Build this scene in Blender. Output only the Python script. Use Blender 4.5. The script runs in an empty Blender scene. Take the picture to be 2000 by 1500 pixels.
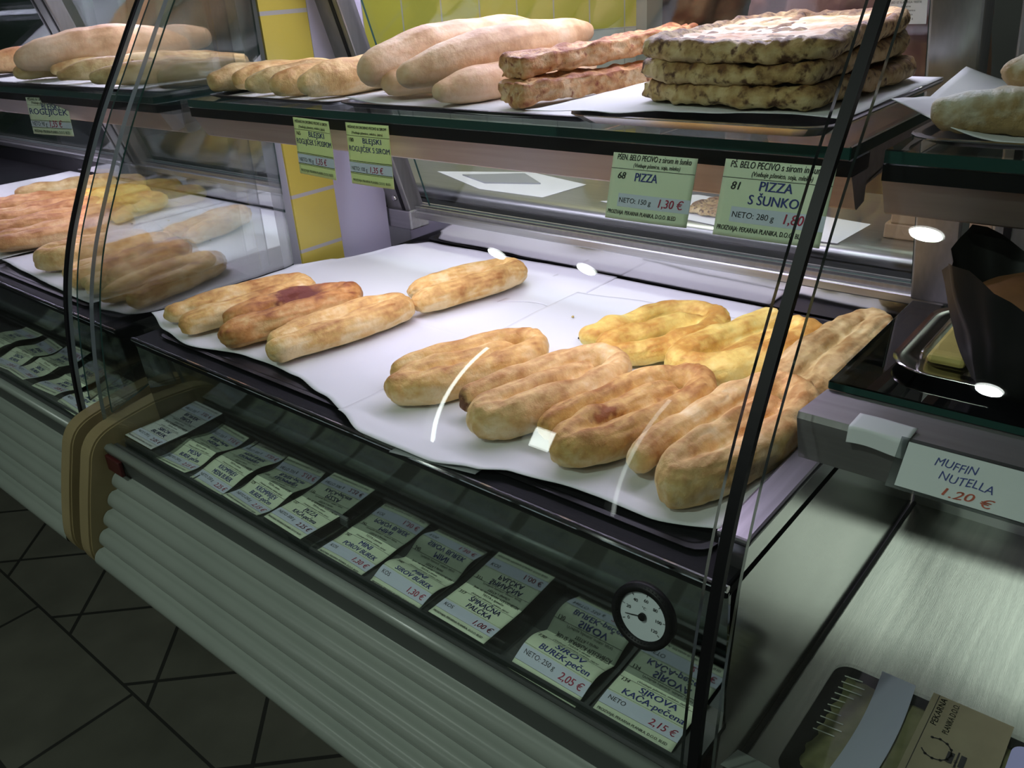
import bpy, bmesh, math, random
from mathutils import Vector, Matrix, noise
import numpy as np

random.seed(7)
sc = bpy.context.scene
COL = sc.collection

# ------------------------------------------------------------------ camera
cam_d = bpy.data.cameras.new('camera')
cam = bpy.data.objects.new('camera', cam_d)
COL.objects.link(cam)
cam_d.sensor_width = 36.0
cam_d.lens = 1631.257 * 36.0 / 2000.0
cam_d.clip_start = 0.02
R = [(0.76647441, 0.24089196, -0.59538899),
     (0.63956282, -0.37135906, 0.67309126),
     (-0.05896083, -0.89669589, -0.43870275)]
rx = Vector((R[0][0], R[1][0], R[2][0]))
dn = Vector((R[0][1], R[1][1], R[2][1]))
fw = Vector((R[0][2], R[1][2], R[2][2]))
M = Matrix.Identity(4)
for i in range(3):
    M[i][0] = rx[i]; M[i][1] = -dn[i]; M[i][2] = -fw[i]
M[0][3], M[1][3], M[2][3] = 1.235, -0.520, 1.417
cam.matrix_world = M
sc.camera = cam

# ------------------------------------------------------------------ view and world
sc.view_settings.view_transform = 'Standard'
sc.view_settings.look = 'None'
sc.view_settings.gamma = 1.0
sc.view_settings.use_curve_mapping = False
sc.view_settings.exposure = 0.0
sc.cycles.transparent_max_bounces = 24
sc.cycles.max_bounces = 8
sc.cycles.glossy_bounces = 6
sc.cycles.sample_clamp_indirect = 6.0

w = bpy.data.worlds.new('world'); sc.world = w; w.use_nodes = True
w.node_tree.nodes['Background'].inputs[0].default_value = (0.75, 0.9, 0.85, 1)
w.node_tree.nodes['Background'].inputs[1].default_value = 0.02

# ------------------------------------------------------------------ room lights
def area(name, loc, sx, sy, power, color, direction=(0, 0, -1)):
    d = bpy.data.lights.new(name, 'AREA'); d.shape = 'RECTANGLE'
    d.size = sx; d.size_y = sy; d.energy = power; d.color = color
    o = bpy.data.objects.new(name, d); COL.objects.link(o)
    o.location = loc
    o.rotation_euler = Vector(direction).to_track_quat('-Z', 'Y').to_euler()
    return o

ROOM = (0.86, 1.0, 0.90)
DOWNLIGHTS = [((0.60, -1.36), 16.0), ((-0.93, -2.10), 2.0), ((-1.49, -2.12), 2.0), ((0.75, -2.45), 13.0)]
for (lx, ly), pw_ in DOWNLIGHTS:
    d_ = area('room_lamp', (lx, ly, 2.735), 0.09, 0.09, pw_, ROOM); d_.data.shape = 'DISK'
area('kitchen_panel_light', (1.6, 3.08, 2.70), 2.0, 1.05, 15.0, (0.88, 1.0, 0.90))
area('kitchen_lamp', (-0.3, 1.5, 2.72), 0.9, 0.3, 22, (1.0, 0.97, 0.92))

LED = (0.81, 0.72, 1.0)
CASE_TOP = 12.0     # lamp in the canopy over each upper shelf
CASE_LOW = 2.75      # lamp under each upper shelf

# ------------------------------------------------------------------ material helpers
MATS = {}
def new_mat(name):
    m = bpy.data.materials.new(name); m.use_nodes = True
    MATS[name] = m
    return m, m.node_tree, m.node_tree.nodes['Principled BSDF']

def setp(b, **k):
    names = dict(color='Base Color', metal='Metallic', rough='Roughness', spec='Specular IOR Level',
                 coat='Coat Weight', trans='Transmission Weight', sss='Subsurface Weight', alpha='Alpha', ior='IOR',
                 aniso='Anisotropic')
    for a, v in k.items():
        b.inputs[names[a]].default_value = (*v, 1) if a == 'color' else v

def plain(name, color, rough=0.5, metal=0.0, spec=0.5, coat=0.0):
    m, nt, b = new_mat(name)
    setp(b, color=color, rough=rough, metal=metal, spec=spec, coat=coat)
    return m

def varied(name, c1, c2, scale, rough=0.5, metal=0.0, bump=0.0, bscale=None, stretch=(1, 1, 1), spec=0.5, detail=4):
    m, nt, b = new_mat(name)
    setp(b, rough=rough, metal=metal, spec=spec)
    tc = nt.nodes.new('ShaderNodeTexCoord'); mp = nt.nodes.new('ShaderNodeMapping')
    mp.inputs['Scale'].default_value = stretch
    nt.links.new(tc.outputs['Object'], mp.inputs['Vector'])
    n = nt.nodes.new('ShaderNodeTexNoise'); n.inputs['Scale'].default_value = scale; n.inputs['Detail'].default_value = detail
    nt.links.new(mp.outputs[0], n.inputs['Vector'])
    r = nt.nodes.new('ShaderNodeValToRGB')
    r.color_ramp.elements[0].position = 0.3; r.color_ramp.elements[1].position = 0.7
    r.color_ramp.elements[0].color = (*c1, 1); r.color_ramp.elements[1].color = (*c2, 1)
    nt.links.new(n.outputs['Fac'], r.inputs[0]); nt.links.new(r.outputs[0], b.inputs['Base Color'])
    if bump:
        n2 = nt.nodes.new('ShaderNodeTexNoise'); n2.inputs['Scale'].default_value = bscale or scale * 3
        n2.inputs['Detail'].default_value = 3
        nt.links.new(mp.outputs[0], n2.inputs['Vector'])
        bp = nt.nodes.new('ShaderNodeBump'); bp.inputs['Strength'].default_value = bump; bp.inputs['Distance'].default_value = 0.002
        nt.links.new(n2.outputs['Fac'], bp.inputs['Height']); nt.links.new(bp.outputs[0], b.inputs['Normal'])
    return m

def glass(name, tint=(0.95, 0.975, 0.96), base=0.04, top=0.85, gloss=(1, 1, 1), rough=0.0):
    """thin sheet glass: see-through with a Schlick reflection"""
    m = bpy.data.materials.new(name); m.use_nodes = True; MATS[name] = m
    nt = m.node_tree; nt.nodes.clear()
    out = nt.nodes.new('ShaderNodeOutputMaterial')
    tr = nt.nodes.new('ShaderNodeBsdfTransparent'); tr.inputs[0].default_value = (*tint, 1)
    gl = nt.nodes.new('ShaderNodeBsdfGlossy'); gl.inputs['Color'].default_value = (*gloss, 1); gl.inputs['Roughness'].default_value = rough
    lw = nt.nodes.new('ShaderNodeLayerWeight'); lw.inputs['Blend'].default_value = 0.5
    pw = nt.nodes.new('ShaderNodeMath'); pw.operation = 'POWER'; pw.inputs[1].default_value = 4.0
    nt.links.new(lw.outputs['Facing'], pw.inputs[0])
    mr = nt.nodes.new('ShaderNodeMath'); mr.operation = 'MULTIPLY_ADD'
    mr.inputs[1].default_value = top - base; mr.inputs[2].default_value = base
    nt.links.new(pw.outputs[0], mr.inputs[0])
    mx = nt.nodes.new('ShaderNodeMixShader')
    nt.links.new(mr.outputs[0], mx.inputs[0]); nt.links.new(tr.outputs[0], mx.inputs[1]); nt.links.new(gl.outputs[0], mx.inputs[2])
    nt.links.new(mx.outputs[0], out.inputs[0])
    return m

def emit(name, color, s):
    m = bpy.data.materials.new(name); m.use_nodes = True; MATS[name] = m
    nt = m.node_tree; nt.nodes.clear()
    out = nt.nodes.new('ShaderNodeOutputMaterial'); e = nt.nodes.new('ShaderNodeEmission')
    e.inputs[0].default_value = (*color, 1); e.inputs[1].default_value = s
    nt.links.new(e.outputs[0], out.inputs[0])
    return m

def bread_mat(name, pale, base, brown, scale=16, thr=(0.34, 0.52, 0.72), spots=None, bump=0.7, rough=0.55, top=0.35, scorch=(), seam=2.2):
    m, nt, b = new_mat(name)
    setp(b, rough=rough, spec=0.35)
    L = nt.links
    tc = nt.nodes.new('ShaderNodeTexCoord')
    n = nt.nodes.new('ShaderNodeTexNoise'); n.inputs['Scale'].default_value = scale; n.inputs['Detail'].default_value = 6; n.inputs['Roughness'].default_value = 0.62
    inf = nt.nodes.new('ShaderNodeObjectInfo')
    ad = nt.nodes.new('ShaderNodeVectorMath'); ad.operation = 'ADD'
    L.new(tc.outputs['Object'], ad.inputs[0]); L.new(inf.outputs['Random'], ad.inputs[1])
    L.new(ad.outputs[0], n.inputs['Vector'])
    # crust: upward faces baked browner than the sides
    sx = nt.nodes.new('ShaderNodeSeparateXYZ'); L.new(tc.outputs['Normal'], sx.inputs[0])
    ma = nt.nodes.new('ShaderNodeMath'); ma.operation = 'MULTIPLY_ADD'; ma.inputs[1].default_value = 0.16 * top / 0.35; ma.inputs[2].default_value = -0.06 * top / 0.35
    L.new(sx.outputs['Z'], ma.inputs[0])
    su = nt.nodes.new('ShaderNodeMath'); su.operation = 'ADD'
    L.new(n.outputs['Fac'], su.inputs[0]); L.new(ma.outputs[0], su.inputs[1])
    r = nt.nodes.new('ShaderNodeValToRGB')
    e = r.color_ramp.elements
    e[0].position = thr[0]; e[0].color = (*pale, 1)
    e[1].position = thr[2]; e[1].color = (*brown, 1)
    x = e.new(thr[1]); x.color = (*base, 1)
    L.new(su.outputs[0], r.inputs[0])
    last = r.outputs[0]
    # creases between the strands stay paler, ridges bake browner
    ge = nt.nodes.new('ShaderNodeNewGeometry')
    m1 = nt.nodes.new('ShaderNodeMath'); m1.operation = 'SUBTRACT'; m1.inputs[1].default_value = 0.5
    L.new(ge.outputs['Pointiness'], m1.inputs[0])
    m2 = nt.nodes.new('ShaderNodeMath'); m2.operation = 'MULTIPLY_ADD'; m2.inputs[1].default_value = seam
    L.new(m1.outputs[0], m2.inputs[0]); L.new(su.outputs[0], m2.inputs[2]); L.new(m2.outputs[0], r.inputs[0])
    # fine blistering
    n5 = nt.nodes.new('ShaderNodeTexNoise'); n5.inputs['Scale'].default_value = scale * 4.5; n5.inputs['Detail'].default_value = 4
    L.new(ad.outputs[0], n5.inputs['Vector'])
    m5 = nt.nodes.new('ShaderNodeMath'); m5.operation = 'MULTIPLY_ADD'; m5.inputs[1].default_value = 0.34
    L.new(n5.outputs['Fac'], m5.inputs[0])
    m6 = nt.nodes.new('ShaderNodeMath'); m6.operation = 'SUBTRACT'; m6.inputs[1].default_value = 0.17
    L.new(su.outputs[0], m6.inputs[0]); L.new(m6.outputs[0], m5.inputs[2]); L.new(m5.outputs[0], m2.inputs[2])
    for (sx_, sy_, sz_, sr_, scol) in scorch:
        vd = nt.nodes.new('ShaderNodeVectorMath'); vd.operation = 'DISTANCE'; vd.inputs[1].default_value = (sx_, sy_, sz_)
        L.new(tc.outputs['Object'], vd.inputs[0])
        dm = nt.nodes.new('ShaderNodeMath'); dm.operation = 'MULTIPLY_ADD'; dm.inputs[1].default_value = 0.045
        L.new(n5.outputs['Fac'], dm.inputs[0]); L.new(vd.outputs['Value'], dm.inputs[2])
        rs = nt.nodes.new('ShaderNodeMapRange'); rs.inputs['From Min'].default_value = sr_ + .022; rs.inputs['From Max'].default_value = sr_ * .45 + .022
        L.new(dm.outputs[0], rs.inputs['Value'])
        ms = nt.nodes.new('ShaderNodeMixRGB'); ms.inputs[2].default_value = (*scol, 1)
        L.new(rs.outputs[0], ms.inputs[0]); L.new(last, ms.inputs[1]); last = ms.outputs[0]
    n3 = nt.nodes.new('ShaderNodeTexNoise'); n3.inputs['Scale'].default_value = 140; n3.inputs['Detail'].default_value = 3
    L.new(ad.outputs[0], n3.inputs['Vector'])
    mx0 = nt.nodes.new('ShaderNodeMixRGB'); mx0.blend_type = 'OVERLAY'; mx0.inputs[0].default_value = 0.22
    L.new(last, mx0.inputs[1]); L.new(n3.outputs['Fac'], mx0.inputs[2]); last = mx0.outputs[0]
    if spots:
        n4 = nt.nodes.new('ShaderNodeTexNoise'); n4.inputs['Scale'].default_value = spots[1]; n4.inputs['Detail'].default_value = 2
        L.new(ad.outputs[0], n4.inputs['Vector'])
        r4 = nt.nodes.new('ShaderNodeValToRGB'); r4.color_ramp.elements[0].position = spots[2]; r4.color_ramp.elements[1].position = spots[2] + 0.14; n4.inputs['Detail'].default_value = 5
        L.new(n4.outputs['Fac'], r4.inputs[0])
        mx = nt.nodes.new('ShaderNodeMixRGB'); L.new(r4.outputs[0], mx.inputs[0]); L.new(last, mx.inputs[1])
        mx.inputs[2].default_value = (*spots[0], 1); last = mx.outputs[0]
    L.new(last, b.inputs['Base Color'])
    n2 = nt.nodes.new('ShaderNodeTexNoise'); n2.inputs['Scale'].default_value = 62; n2.inputs['Detail'].default_value = 8; n2.inputs['Roughness'].default_value = 0.68
    L.new(ad.outputs[0], n2.inputs['Vector'])
    bp = nt.nodes.new('ShaderNodeBump'); bp.inputs['Strength'].default_value = bump; bp.inputs['Distance'].default_value = 0.0045
    L.new(n2.outputs['Fac'], bp.inputs['Height']); L.new(bp.outputs[0], b.inputs['Normal'])
    return m

# ---- palette
M_paper = varied('baking_paper', (0.62, 0.62, 0.62), (0.70, 0.70, 0.70), 3, rough=0.75, bump=0.12, bscale=14)
M_blackpan = varied('black_pan', (0.007, 0.007, 0.008), (0.014, 0.013, 0.014), 40, rough=0.45, spec=0.22)
M_silver = plain('silver_tray', (0.62, 0.61, 0.62), 0.22, 1.0)
M_steel = varied('brushed_steel', (0.40, 0.40, 0.39), (0.50, 0.50, 0.49), 6, rough=0.38, metal=1.0, stretch=(1, 30, 30))
M_polish = varied('polished_steel', (0.55, 0.54, 0.54), (0.62, 0.61, 0.61), 5, rough=0.09, metal=1.0)
M_mirror = varied('dark_polished_steel', (0.30, 0.32, 0.33), (0.36, 0.38, 0.39), 5, rough=0.05, metal=1.0)
M_well = varied('worn_steel', (0.46, 0.47, 0.44), (0.58, 0.58, 0.54), 5, rough=0.27, metal=1.0, stretch=(24, 1, 1), bump=0.12, bscale=60)
M_deck = varied('deck_black', (0.005, 0.005, 0.006), (0.009, 0.009, 0.010), 6, rough=0.6, spec=0.08)
M_shelfsteel = varied('shelf_steel', (0.36, 0.33, 0.33), (0.43, 0.40, 0.40), 5, rough=0.5, metal=0.7, stretch=(1, 20, 20))
M_post = varied('post_aluminium', (0.25, 0.25, 0.24), (0.30, 0.30, 0.285), 8, rough=0.4, metal=0.8, stretch=(20, 20, 1))
M_ribs = varied('grey_green_plastic', (0.215, 0.245, 0.215), (0.255, 0.285, 0.25), 4, rough=0.24, spec=0.5)
M_band_grey = plain('dark_grey_band', (0.055, 0.062, 0.058), 0.45)
M_trim = plain('dark_trim', (0.045, 0.05, 0.046), 0.4)
M_rail = plain('trim_rail', (0.22, 0.25, 0.22), 0.3)
M_beige = varied('beige_plastic', (0.21, 0.165, 0.08), (0.26, 0.205, 0.10), 10, rough=0.45)
M_black = plain('black_rubber', (0.004, 0.004, 0.005), 0.5, spec=0.25)
M_badge = plain('red_badge', (0.055, 0.009, 0.009), 0.4)
M_gutter = varied('gutter_plastic', (0.05, 0.055, 0.05), (0.075, 0.08, 0.075), 15, rough=0.4)
M_glass = glass('clear_glass')
M_sideglass = glass('half_mirrored_glass', tint=(0.80, 0.83, 0.82), base=0.24, top=0.85)
M_shelfglass = glass('shelf_glass', tint=(0.90, 0.95, 0.93), base=0.05)
M_glassedge = plain('green_glass_edge', (0.012, 0.05, 0.042), 0.5, 0.0, 0.2)
M_edgeglint = plain('glass_edge_glint', (0.13, 0.16, 0.15), 0.1, 0.0, 0.8)  # lamp reflection along the front glass edges, painted in as a paler colour
M_label = varied('pale_green_card', (0.70, 0.80, 0.56), (0.76, 0.85, 0.63), 12, rough=0.55)
M_labely = varied('yellow_green_card', (0.74, 0.86, 0.36), (0.80, 0.90, 0.42), 12, rough=0.55)
M_band = plain('pale_blue_band', (0.62, 0.68, 0.78), 0.55)
M_ink = plain('black_ink', (0.008, 0.008, 0.01), 0.6)
M_blue = plain('blue_ink', (0.025, 0.04, 0.22), 0.6)
M_red = plain('red_ink', (0.40, 0.02, 0.065), 0.6)
M_orange = plain('orange_ink', (0.62, 0.13, 0.07), 0.6)
M_acryl = glass('smoky_acrylic', tint=(0.62, 0.64, 0.64), base=0.06, rough=0.08)
M_lamp = emit('led_tube', LED, 6)
M_day = emit('daylight_pane', (0.93, 1.0, 0.96), 10)
M_daydim = emit('dim_daylight_pane', (0.93, 1.0, 0.96), 2.5)
M_ceil_lamp = emit('ceiling_lamp_glow', (0.95, 1.0, 0.96), 9)
M_white = varied('white_paper', (0.72, 0.72, 0.74), (0.80, 0.80, 0.82), 8, rough=0.7)
M_kraft = varied('kraft_card', (0.23, 0.20, 0.12), (0.28, 0.25, 0.15), 30, rough=0.8)

B_gold = bread_mat('golden_pastry', (0.92, 0.71, 0.37), (0.74, 0.45, 0.145), (0.40, 0.165, 0.04), thr=(.34, .54, .78))
B_tan = bread_mat('tan_pastry', (0.93, 0.74, 0.43), (0.77, 0.50, 0.20), (0.45, 0.21, 0.06), thr=(.34, .54, .78))
B_scorch = bread_mat('scorched_end_pastry', (0.93, 0.74, 0.43), (0.77, 0.50, 0.20), (0.45, 0.21, 0.06), thr=(.34, .54, .78), scorch=[(-.045, -.102, .020, .020, (.14, .05, .015))])
B_rusty = bread_mat('rust_patched_pastry', (0.92, 0.71, 0.37), (0.74, 0.45, 0.145), (0.40, 0.165, 0.04), thr=(.34, .54, .78), scorch=[(.004, -.050, .040, .020, (.30, .095, .02))])
B_dark = bread_mat('well_baked_pastry', (0.74, 0.48, 0.20), (0.56, 0.26, 0.07), (0.26, 0.075, 0.02), scorch=[(-.015, .030, .042, .034, (.16, .035, .018)), (-.018, .005, .042, .026, (.18, .04, .02))])
B_cheese = bread_mat('cheesy_pastry', (0.95, 0.80, 0.28), (0.88, 0.63, 0.16), (0.58, 0.28, 0.05), scale=14, rough=0.4)
B_loaf = bread_mat('pale_loaf', (0.80, 0.60, 0.40), (0.70, 0.45, 0.25), (0.42, 0.22, 0.09), scale=8, bump=0.4)
B_olive = bread_mat('pale_roll', (0.80, 0.65, 0.36), (0.64, 0.46, 0.20), (0.40, 0.22, 0.07), scale=14)
B_pizza = bread_mat('pizza_crust', (0.66, 0.50, 0.25), (0.50, 0.33, 0.13), (0.22, 0.10, 0.03), scale=30, spots=((0.10, 0.04, 0.015), 120, 0.52), bump=1.0)
B_pizzatop = bread_mat('pizza_topping', (0.90, 0.82, 0.66), (0.86, 0.72, 0.52), (0.62, 0.32, 0.13), scale=14, spots=((0.45, 0.13, 0.06), 55, 0.62))
B_stick = bread_mat('cheese_stick', (0.78, 0.56, 0.32), (0.62, 0.33, 0.13), (0.32, 0.10, 0.03), scale=36, spots=((0.26, 0.055, 0.02), 110, 0.57), bump=1.0)

# ------------------------------------------------------------------ object helpers
def obj(name, me, mat, parent=None, smooth=False, loc=None):
    if isinstance(me, bmesh.types.BMesh):
        m = bpy.data.meshes.new(name); me.to_mesh(m); me.free(); me = m
    if mat is not None:
        for x in (mat if isinstance(mat, (list, tuple)) else [mat]): me.materials.append(x)
    if smooth:
        me.shade_smooth()
    o = bpy.data.objects.new(name, me); COL.objects.link(o)
    if loc is not None: o.location = loc
    if parent is not None:
        o.parent = parent
    return o

def tag(o, label, cat, group=None):
    o['label'] = label; o['category'] = cat
    if group: o['group'] = group
    return o

def thing(name, label, cat, loc=(0, 0, 0), rot=None, group=None):
    o = bpy.data.objects.new(name, None); COL.objects.link(o)
    o.empty_display_size = 0.05
    o.location = loc
    if rot is not None:
        o.rotation_mode = 'XYZ'; o.rotation_euler = rot
    return tag(o, label, cat, group)

def struct(name, me, mat, smooth=False):
    o = obj(name, me, mat, None, smooth); o['kind'] = 'structure'; return o

def bm_box(bm, x0, x1, y0, y1, z0, z1, mi=0):
    vs = [bm.verts.new(p) for p in ((x0, y0, z0), (x1, y0, z0), (x1, y1, z0), (x0, y1, z0), (x0, y0, z1), (x1, y0, z1), (x1, y1, z1), (x0, y1, z1))]
    fs = [(0, 3, 2, 1), (4, 5, 6, 7), (0, 1, 5, 4), (1, 2, 6, 5), (2, 3, 7, 6), (3, 0, 4, 7)]
    for f in fs:
        q = bm.faces.new([vs[i] for i in f]); q.material_index = mi
    return vs

def box(x0, x1, y0, y1, z0, z1, bev=0.0, seg=2):
    bm = bmesh.new(); bm_box(bm, x0, x1, y0, y1, z0, z1)
    if bev:
        bmesh.ops.bevel(bm, geom=bm.edges[:], offset=bev, segments=seg, affect='EDGES', profile=0.5)
    return bm

def extrude_profile(prof, x0, x1, closed=False, thick=0.0, nx=1):
    """profile is a list of (y, z); swept along x. thick > 0 gives the sheet its own thickness."""
    bm = bmesh.new()
    n = len(prof)
    pts = list(prof)
    if thick:
        off = []
        for i, (y, z) in enumerate(prof):
            a = prof[max(0, i - 1)]; b = prof[min(n - 1, i + 1)]
            d = Vector((b[0] - a[0], b[1] - a[1])); d.normalize()
            off.append((y + d.y * thick, z - d.x * thick))
        pts = list(prof) + off[::-1]
        closed = True
    rings = []
    for k in range(nx + 1):
        x = x0 + (x1 - x0) * k / nx
        rings.append([bm.verts.new((x, y, z)) for y, z in pts])
    m = len(pts)
    for k in range(nx):
        a, b = rings[k], rings[k + 1]
        for i in range(m if closed else m - 1):
            j = (i + 1) % m
            bm.faces.new((a[i], b[i], b[j], a[j]))
    if closed:
        if thick:
            for r in (rings[0], rings[-1]):
                for i in range(n - 1):
                    f = bm.faces.new((r[i], r[i + 1], r[m - 2 - i], r[m - 1 - i]))
                    f.material_index = 1
            # the two long edges
            for f in bm.faces:
                if f.material_index == 0 and len(f.verts) == 4:
                    idx = set()
                    for v in f.verts:
                        for r in rings:
                            if v in r: idx.add(r.index(v))
                    if idx == {0, m - 1} or idx == {n - 1, n}: f.material_index = 1
        else:
            bm.faces.new(rings[0]); bm.faces.new(rings[-1][::-1])
    bmesh.ops.recalc_face_normals(bm, faces=bm.faces)
    return bm

def tube(pts, r, seg=10, caps=True):
    bm = bmesh.new(); P = [Vector(p) for p in pts]; rings = []
    for i, p in enumerate(P):
        t = (P[min(i + 1, len(P) - 1)] - P[max(i - 1, 0)]).normalized()
        up = Vector((0, 0, 1)) if abs(t.z) < 0.9 else Vector((1, 0, 0))
        a = t.cross(up).normalized(); b = a.cross(t)
        rr = r[i] if isinstance(r, (list, tuple)) else r
        rings.append([bm.verts.new(p + a * math.cos(2 * math.pi * k / seg) * rr + b * math.sin(2 * math.pi * k / seg) * rr) for k in range(seg)])
    for a, b in zip(rings, rings[1:]):
        for k in range(seg):
            bm.faces.new((a[k], a[(k + 1) % seg], b[(k + 1) % seg], b[k]))
    if caps:
        bm.faces.new(rings[0][::-1]); bm.faces.new(rings[-1])
    bmesh.ops.recalc_face_normals(bm, faces=bm.faces)
    return bm

def catmull(pts, n=6):
    P = [Vector(p) for p in pts]
    out = []
    for i in range(len(P) - 1):
        p0 = P[max(i - 1, 0)]; p1 = P[i]; p2 = P[i + 1]; p3 = P[min(i + 2, len(P) - 1)]
        for k in range(n):
            t = k / n
            out.append(0.5 * ((2 * p1) + (p2 - p0) * t + (2 * p0 - 5 * p1 + 4 * p2 - p3) * t * t + (3 * p1 - p0 - 3 * p2 + p3) * t ** 3))
    out.append(P[-1])
    return out

def evaluated(o):
    dg = bpy.context.evaluated_depsgraph_get()
    me = bpy.data.meshes.new_from_object(o.evaluated_get(dg))
    return me

def fuse(paths, voxel, spheres=(), extra=None):
    """union of rounded ropes -> one continuous closed mesh. path points are (x, y, z, r)."""
    bm = bmesh.new()
    def ball(c, r):
        bmesh.ops.create_icosphere(bm, subdivisions=2, radius=r, matrix=Matrix.Translation(c))
    for path in paths:
        P = catmull([Vector((p[0], p[1], p[2], p[3])) for p in path], 7)
        seg = 12; rings = []
        for i, p in enumerate(P):
            c = p.to_3d(); rr = p[3]
            t = (P[min(i + 1, len(P) - 1)].to_3d() - P[max(i - 1, 0)].to_3d()).normalized()
            up = Vector((0, 0, 1)) if abs(t.z) < 0.9 else Vector((1, 0, 0))
            a = t.cross(up).normalized(); b = a.cross(t)
            rings.append([bm.verts.new(c + (a * math.cos(2 * math.pi * k / seg) + b * math.sin(2 * math.pi * k / seg)) * rr) for k in range(seg)])
        for a, b in zip(rings, rings[1:]):
            for k in range(seg):
                bm.faces.new((a[k], a[(k + 1) % seg], b[(k + 1) % seg], b[k]))
        bm.faces.new(rings[0][::-1]); bm.faces.new(rings[-1])
        ball(P[0].to_3d(), P[0][3] * 0.98); ball(P[-1].to_3d(), P[-1][3] * 0.98)
    for c, r in spheres: ball(Vector(c), r)
    if extra: extra(bm)
    me = bpy.data.meshes.new('tmp'); bm.to_mesh(me); bm.free()
    o = bpy.data.objects.new('tmp', me); COL.objects.link(o)
    rm = o.modifiers.new('r', 'REMESH'); rm.mode = 'VOXEL'; rm.voxel_size = voxel
    s = o.modifiers.new('s', 'SMOOTH'); s.iterations = 1; s.factor = 0.5
    res = evaluated(o)
    bpy.data.objects.remove(o); bpy.data.meshes.remove(me)
    return res

def deform(me, f):
    n = len(me.vertices)
    co = np.empty(n * 3); me.vertices.foreach_get('co', co); co = co.reshape(-1, 3)
    no = np.empty(n * 3); me.vertices.foreach_get('normal', no); no = no.reshape(-1, 3)
    for i in range(n):
        p = f(Vector(co[i]), Vector(no[i])); co[i] = p
    me.vertices.foreach_set('co', co.reshape(-1)); me.update()

def doughy(me, seed, flat=1.0, amp=0.003, wr=0.0012, floor=True, fs=22, ws=70):
    off = Vector((seed * 3.17, seed * 1.7, seed * 0.9))
    def f(p, n):
        q = p + n * (amp * noise.noise(p * fs + off) + wr * noise.noise(Vector((p.x * ws, p.y * ws * 0.5, p.z * ws)) + off)
                     + wr * 1.6 * (abs(noise.noise(Vector((p.x * 95, p.y * 26, p.z * 95)) - off)) - 0.25))
        z = q.z * flat
        if floor and z < 0.004:
            z = 0.004 - (0.004 - z) * 0.12
            z = max(z, 0.0005)
        return Vector((q.x, q.y, z))
    deform(me, f)

def bread(name, me, mat, loc, rz, label, cat, group=None, rx=0.0, ry=0.0):
    o = obj(name, me, mat, None, True)
    o.location = loc; o.rotation_euler = (rx, ry, rz)
    return tag(o, label, cat, group)

# text -> mesh data, cached
_tc = {}
def text_data(body, bold=0.0, shear=0.0):
    key = (body, shear)
    if key in _tc: return _tc[key]
    cu = bpy.data.curves.new('t', 'FONT'); cu.body = body; cu.size = 1.0; cu.resolution_u = 3
    cu.shear = shear
    o = bpy.data.objects.new('t', cu); COL.objects.link(o)
    me = evaluated(o)
    V = [v.co.copy() for v in me.vertices]; F = [tuple(p.vertices) for p in me.polygons]
    bpy.data.objects.remove(o); bpy.data.meshes.remove(me); bpy.data.curves.remove(cu)
    x0 = min(v.x for v in V); x1 = max(v.x for v in V)
    _tc[key] = (V, F, x0, x1)
    return _tc[key]

def text_into(bm, body, x, y, size, f, width=None, align='L', bold=0.0, shear=0.0, jitter=None):
    """writes text with its baseline at (x, y) in label units; f(u, v) -> point on the label"""
    if not body.strip(): return
    V, F, x0, x1 = text_data(body, bold, shear)
    sx = size
    if width: sx = width / (x1 - x0)
    wd = (x1 - x0) * sx
    ox = x - x0 * sx - (wd / 2 if align == 'C' else wd if align == 'R' else 0)
    for dx in ((-bold * sx, bold * sx) if bold > 0.005 else (0.0,)):     # two strikes make a heavier stroke
        vs = [bm.verts.new(f(ox + v.x * sx + dx, y + v.y * size)) for v in V]
        for p in F:
            try: bm.faces.new([vs[i] for i in p])
            except ValueError: pass

def rule_into(bm, u0, u1, v, t, f, n=12):
    a = [bm.verts.new(f(u0 + (u1 - u0) * i / n, v)) for i in range(n + 1)]
    b = [bm.verts.new(f(u0 + (u1 - u0) * i / n, v + t)) for i in range(n + 1)]
    for i in range(n): bm.faces.new((a[i], a[i + 1], b[i + 1], b[i]))

def patch(u0, u1, v0, v1, f, nu=14, nv=14, thick=0.0, corner=None):
    bm = bmesh.new()
    g = [[bm.verts.new(f(u0 + (u1 - u0) * i / nu, v0 + (v1 - v0) * j / nv)) for i in range(nu + 1)] for j in range(nv + 1)]
    for j in range(nv):
        for i in range(nu):
            bm.faces.new((g[j][i], g[j][i + 1], g[j + 1][i + 1], g[j + 1][i]))
    if thick:
        r = bmesh.ops.extrude_face_region(bm, geom=bm.faces[:])
        bm.normal_update()
        for v in r['geom']:
            if isinstance(v, bmesh.types.BMVert): v.co.z -= thick
        bmesh.ops.recalc_face_normals(bm, faces=bm.faces)
    return bm

# ------------------------------------------------------------------ the room shell
def quad(pts):
    bm = bmesh.new(); bm.faces.new([bm.verts.new(p) for p in pts]); return bm

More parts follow.
